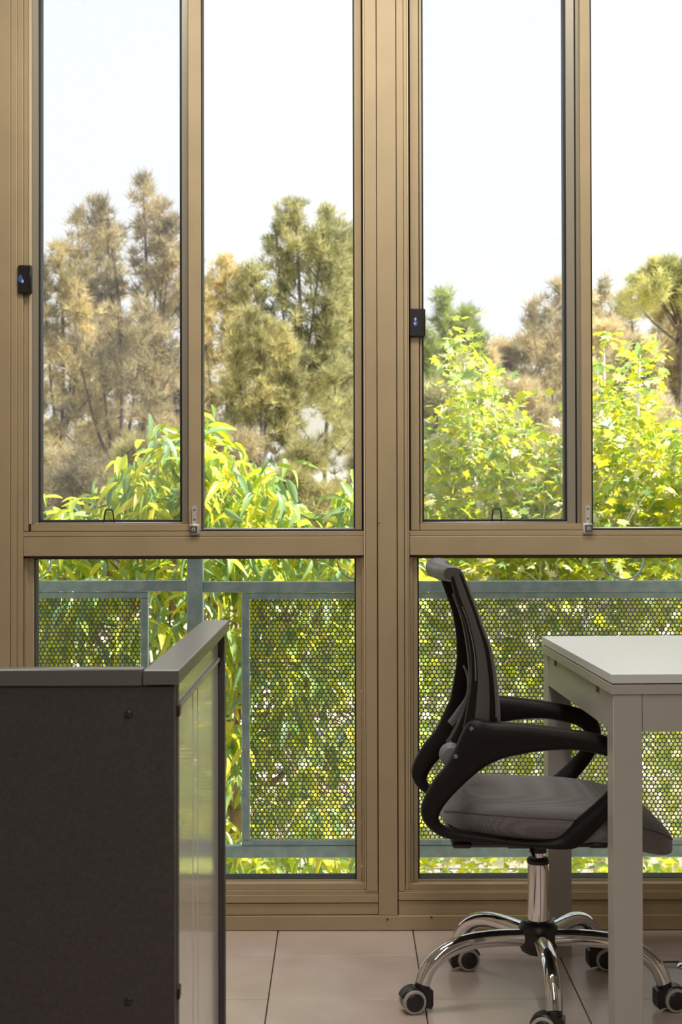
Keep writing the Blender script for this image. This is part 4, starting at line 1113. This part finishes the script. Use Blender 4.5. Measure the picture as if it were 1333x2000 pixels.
lm = lambda nm, c, t, k=0.5, sp=0.8, ro=0.28: leaf_mat(nm, c, t, ro, sp, k)
mango = [lm('big_leaf_lime', [(0.30, 0.42, 0.05), (0.42, 0.50, 0.07)], [(0.62, 0.70, 0.04), (0.80, 0.80, 0.06)], 0.55),
         lm('big_leaf_green', [(0.24, 0.38, 0.15), (0.34, 0.46, 0.18)], [(0.40, 0.56, 0.12), (0.56, 0.68, 0.15)], 0.5),  # green paled to put the sky's white sheen into the leaf colour
         lm('big_leaf_yellow', [(0.50, 0.50, 0.08), (0.60, 0.55, 0.10)], [(0.85, 0.82, 0.05), (0.95, 0.85, 0.08)], 0.55),
         lm('big_leaf_deep', [(0.15, 0.27, 0.13), (0.24, 0.36, 0.18)], [(0.26, 0.42, 0.10), (0.34, 0.50, 0.12)], 0.35, 1.0, 0.30)]  # deep green paled likewise for sky sheen
plane = [lm('lobed_leaf_yellow', [(0.46, 0.50, 0.06), (0.58, 0.56, 0.07)], [(0.85, 0.85, 0.03), (0.95, 0.88, 0.04)], 0.6),
         lm('lobed_leaf_lime', [(0.30, 0.42, 0.05), (0.42, 0.50, 0.07)], [(0.62, 0.74, 0.03), (0.75, 0.80, 0.05)], 0.6),
         lm('lobed_leaf_green', [(0.22, 0.36, 0.12), (0.30, 0.42, 0.16)], [(0.40, 0.58, 0.10), (0.52, 0.66, 0.12)], 0.5),
         lm('lobed_leaf_new', [(0.55, 0.36, 0.16), (0.62, 0.45, 0.28)], [(0.80, 0.52, 0.14), (0.85, 0.62, 0.22)], 0.5) if False else lm('lobed_leaf_pale', [(0.62, 0.62, 0.38), (0.72, 0.66, 0.46)], [(0.70, 0.70, 0.25), (0.80, 0.75, 0.35)], 0.4)]

hubA = P(470, 1500, 6.6)
tA = thing('broadleaf_tree', 'near tree with long drooping lime-green leaves behind the left railing', 'tree', (hubA.x, hubA.y, GZ))
mb = MB()
bark_tube(mb, [(hubA.x+0.02, hubA.y, GZ), (hubA.x-0.03, hubA.y, -1.8), P(462, 1720, 6.6), P(462, 1580, 6.6)], 0.045, 0.027, 12)
bark_tube(mb, [P(462, 1585, 6.6), P(500, 1545, 6.6), P(560, 1500, 6.7), P(600, 1350, 6.8), P(560, 1120, 6.8)], 0.018, 0.006, 8)
bark_tube(mb, [P(462, 1585, 6.6), P(445, 1500, 6.6), P(400, 1350, 6.7), P(330, 1150, 6.7), P(330, 980, 6.7)], 0.022, 0.006, 8)
bark_tube(mb, [P(448, 1500, 6.6), P(470, 1350, 6.7), P(455, 1150, 6.7), P(420, 930, 6.7)], 0.014, 0.005, 8)
bark_tube(mb, [P(462, 1600, 6.6), P(360, 1480, 6.6), P(220, 1300, 6.7), P(140, 1120, 6.7)], 0.016, 0.005, 8)
mb.build('trunk', 'pinkbark', tA, True)
silA = [(-60,1040),(60,1035),(95,1005),(120,985),(160,978),(195,995),(212,940),(240,905),(268,885),(300,890),(310,845),(350,822),(400,815),(450,832),(466,880),(474,930),(500,900),(540,905),(572,945),(588,1010),(600,1060),(660,1065),(678,940),(700,930),(720,960),(800,1060)]
leafy_tree(tA, silA, (-60, 800), (6.1, 7.5), 1780, 980, 12, 'lance', mango, 0.106, 0.027, P(440, 1250, 6.8), 'pinkbark', 290, 1060, [(330, 842, 6.5), (412, 838, 6.5), (540, 925, 6.4), (130, 1000, 6.4), (690, 960, 6.3), (240, 925, 6.5)], None)

hubB = P(1080, 1300, 9.0)
tB = thing('plane_tree', 'bright yellow-green tree with small lobed leaves behind the right window', 'tree', (hubB.x, hubB.y, GZ))
mb = MB()
bark_tube(mb, [(P(948, 1200, 8.9).x, 8.9, GZ), P(975, 1500, 8.9), P(956, 1120, 8.8), P(945, 1015, 8.75), P(932, 958, 8.75)], 0.036, 0.021, 12)
bark_tube(mb, [P(932, 960, 8.75), P(922, 880, 8.9), P(905, 690, 9.0)], 0.009, 0.004, 6)
bark_tube(mb, [(hubB.x+0.15, 9.1, GZ), P(1180, 1500, 9.1), P(1190, 1100, 9.1), P(1240, 850, 9.1), P(1250, 680, 9.1)], 0.04, 0.006, 10)
bark_tube(mb, [P(955, 1120, 8.9), P(1010, 1000, 8.9), P(1040, 900, 9.0), P(1005, 780, 9.0)], 0.012, 0.004, 6)
bark_tube(mb, [P(955, 1120, 8.9), P(1035, 1015, 8.8), P(975, 925, 8.8)], 0.010, 0.004, 6)
bark_tube(mb, [P(1190, 1100, 9.1), P(1120, 980, 9.0), P(1090, 860, 9.0)], 0.014, 0.004, 6)
bark_tube(mb, [P(1190, 1100, 9.1), P(1185, 900, 9.0), P(1180, 680, 9.0)], 0.014, 0.004, 6)
mb.build('trunk', 'palebark', tB, True)
silB = [(780,940),(828,890),(845,840),(862,790),(874,730),(884,670),(896,645),(912,660),(930,690),(945,680),(958,705),(966,780),(980,840),(992,800),(1001,752),(1012,780),(1030,845),(1065,850),(1098,855),(1120,860),(1150,800),(1162,740),(1172,655),(1184,650),(1190,690),(1200,780),(1226,800),(1238,720),(1246,650),(1262,652),(1270,700),(1280,780),(1300,830),(1345,800),(1420,780),(1520,900)]
leafy_tree(tB, silB, (780, 1480), (8.5, 9.8), 1760, 1900, 9, 'lobe', plane, 0.072, 0.080, P(1080, 1300, 9.1), 'palebark', 290, 1060, [(900, 668, 8.9), (920, 690, 8.9), (1003, 770, 8.8), (1180, 668, 8.9), (1252, 665, 8.9), (1240, 700, 8.9)], None)

# darker leafy bushes standing behind both, seen through the perforated panels
bushm = [lm('bush_leaf_dark', [(0.10, 0.18, 0.05), (0.18, 0.26, 0.08)], [(0.24, 0.36, 0.05), (0.34, 0.44, 0.07)], 0.4), lm('bush_leaf_mid', [(0.14, 0.22, 0.05), (0.22, 0.30, 0.07)], [(0.36, 0.46, 0.05), (0.50, 0.55, 0.06)], 0.5)]
for (lb, x0, x1, y, top) in (('dark leafy bush behind the left perforated panel', -250, 280, 11.4, 1120), ('dark leafy bush behind the middle perforated panel', 330, 800, 13.4, 1120), ('dark leafy bush behind the right perforated panel', 1000, 1650, 12.4, 1100)):
    b0 = P((x0+x1)/2, 1500, y); tC = thing('leafy_bush', lb, 'bush', (b0.x, y, GZ), 'bushes below the balcony')
    mb = MB()
    for k in range(5): bark_tube(mb, [(b0.x+random.gauss(0, .1), y, GZ), (b0.x+random.gauss(0, .3), y, -2), (b0.x+random.gauss(0, .6), y, -0.5)], 0.03, 0.01, 6)
    mb.build('stem', 'bark', tC, True)
    n = 800; px = rng.uniform(x0, x1, n); py = top + (1790-top)*rng.random(n)**0.9; Yv = y + rng.uniform(-0.5, 0.7, n)
    pos = np.array([tuple(P(a, b, c)) for a, b, c in zip(px, py, Yv)]); pos[:, 2] = np.maximum(pos[:, 2], GZ+0.05)
    dirs = rng.normal(size=(n, 3)); dirs[:, 2] -= 0.5
    s, d, nn = frames(dirs, np.tile([0, 0, 1.0], (n, 1)) + rng.normal(size=(n, 3))*0.3, rng.normal(size=n)*0.5)
    V0, F0 = lance_leaf(0.25)
    for mi, mt in enumerate(bushm):
        idx = np.where(np.arange(n) % 2 == mi)[0]
        a, b = batch(V0, F0, s[idx], d[idx], nn[idx], pos[idx], np.full((len(idx), 1), 0.15), np.full((len(idx), 1), 0.06))
        o = npmesh('foliage', a, b, mt, tC, True); o['kind'] = 'stuff'
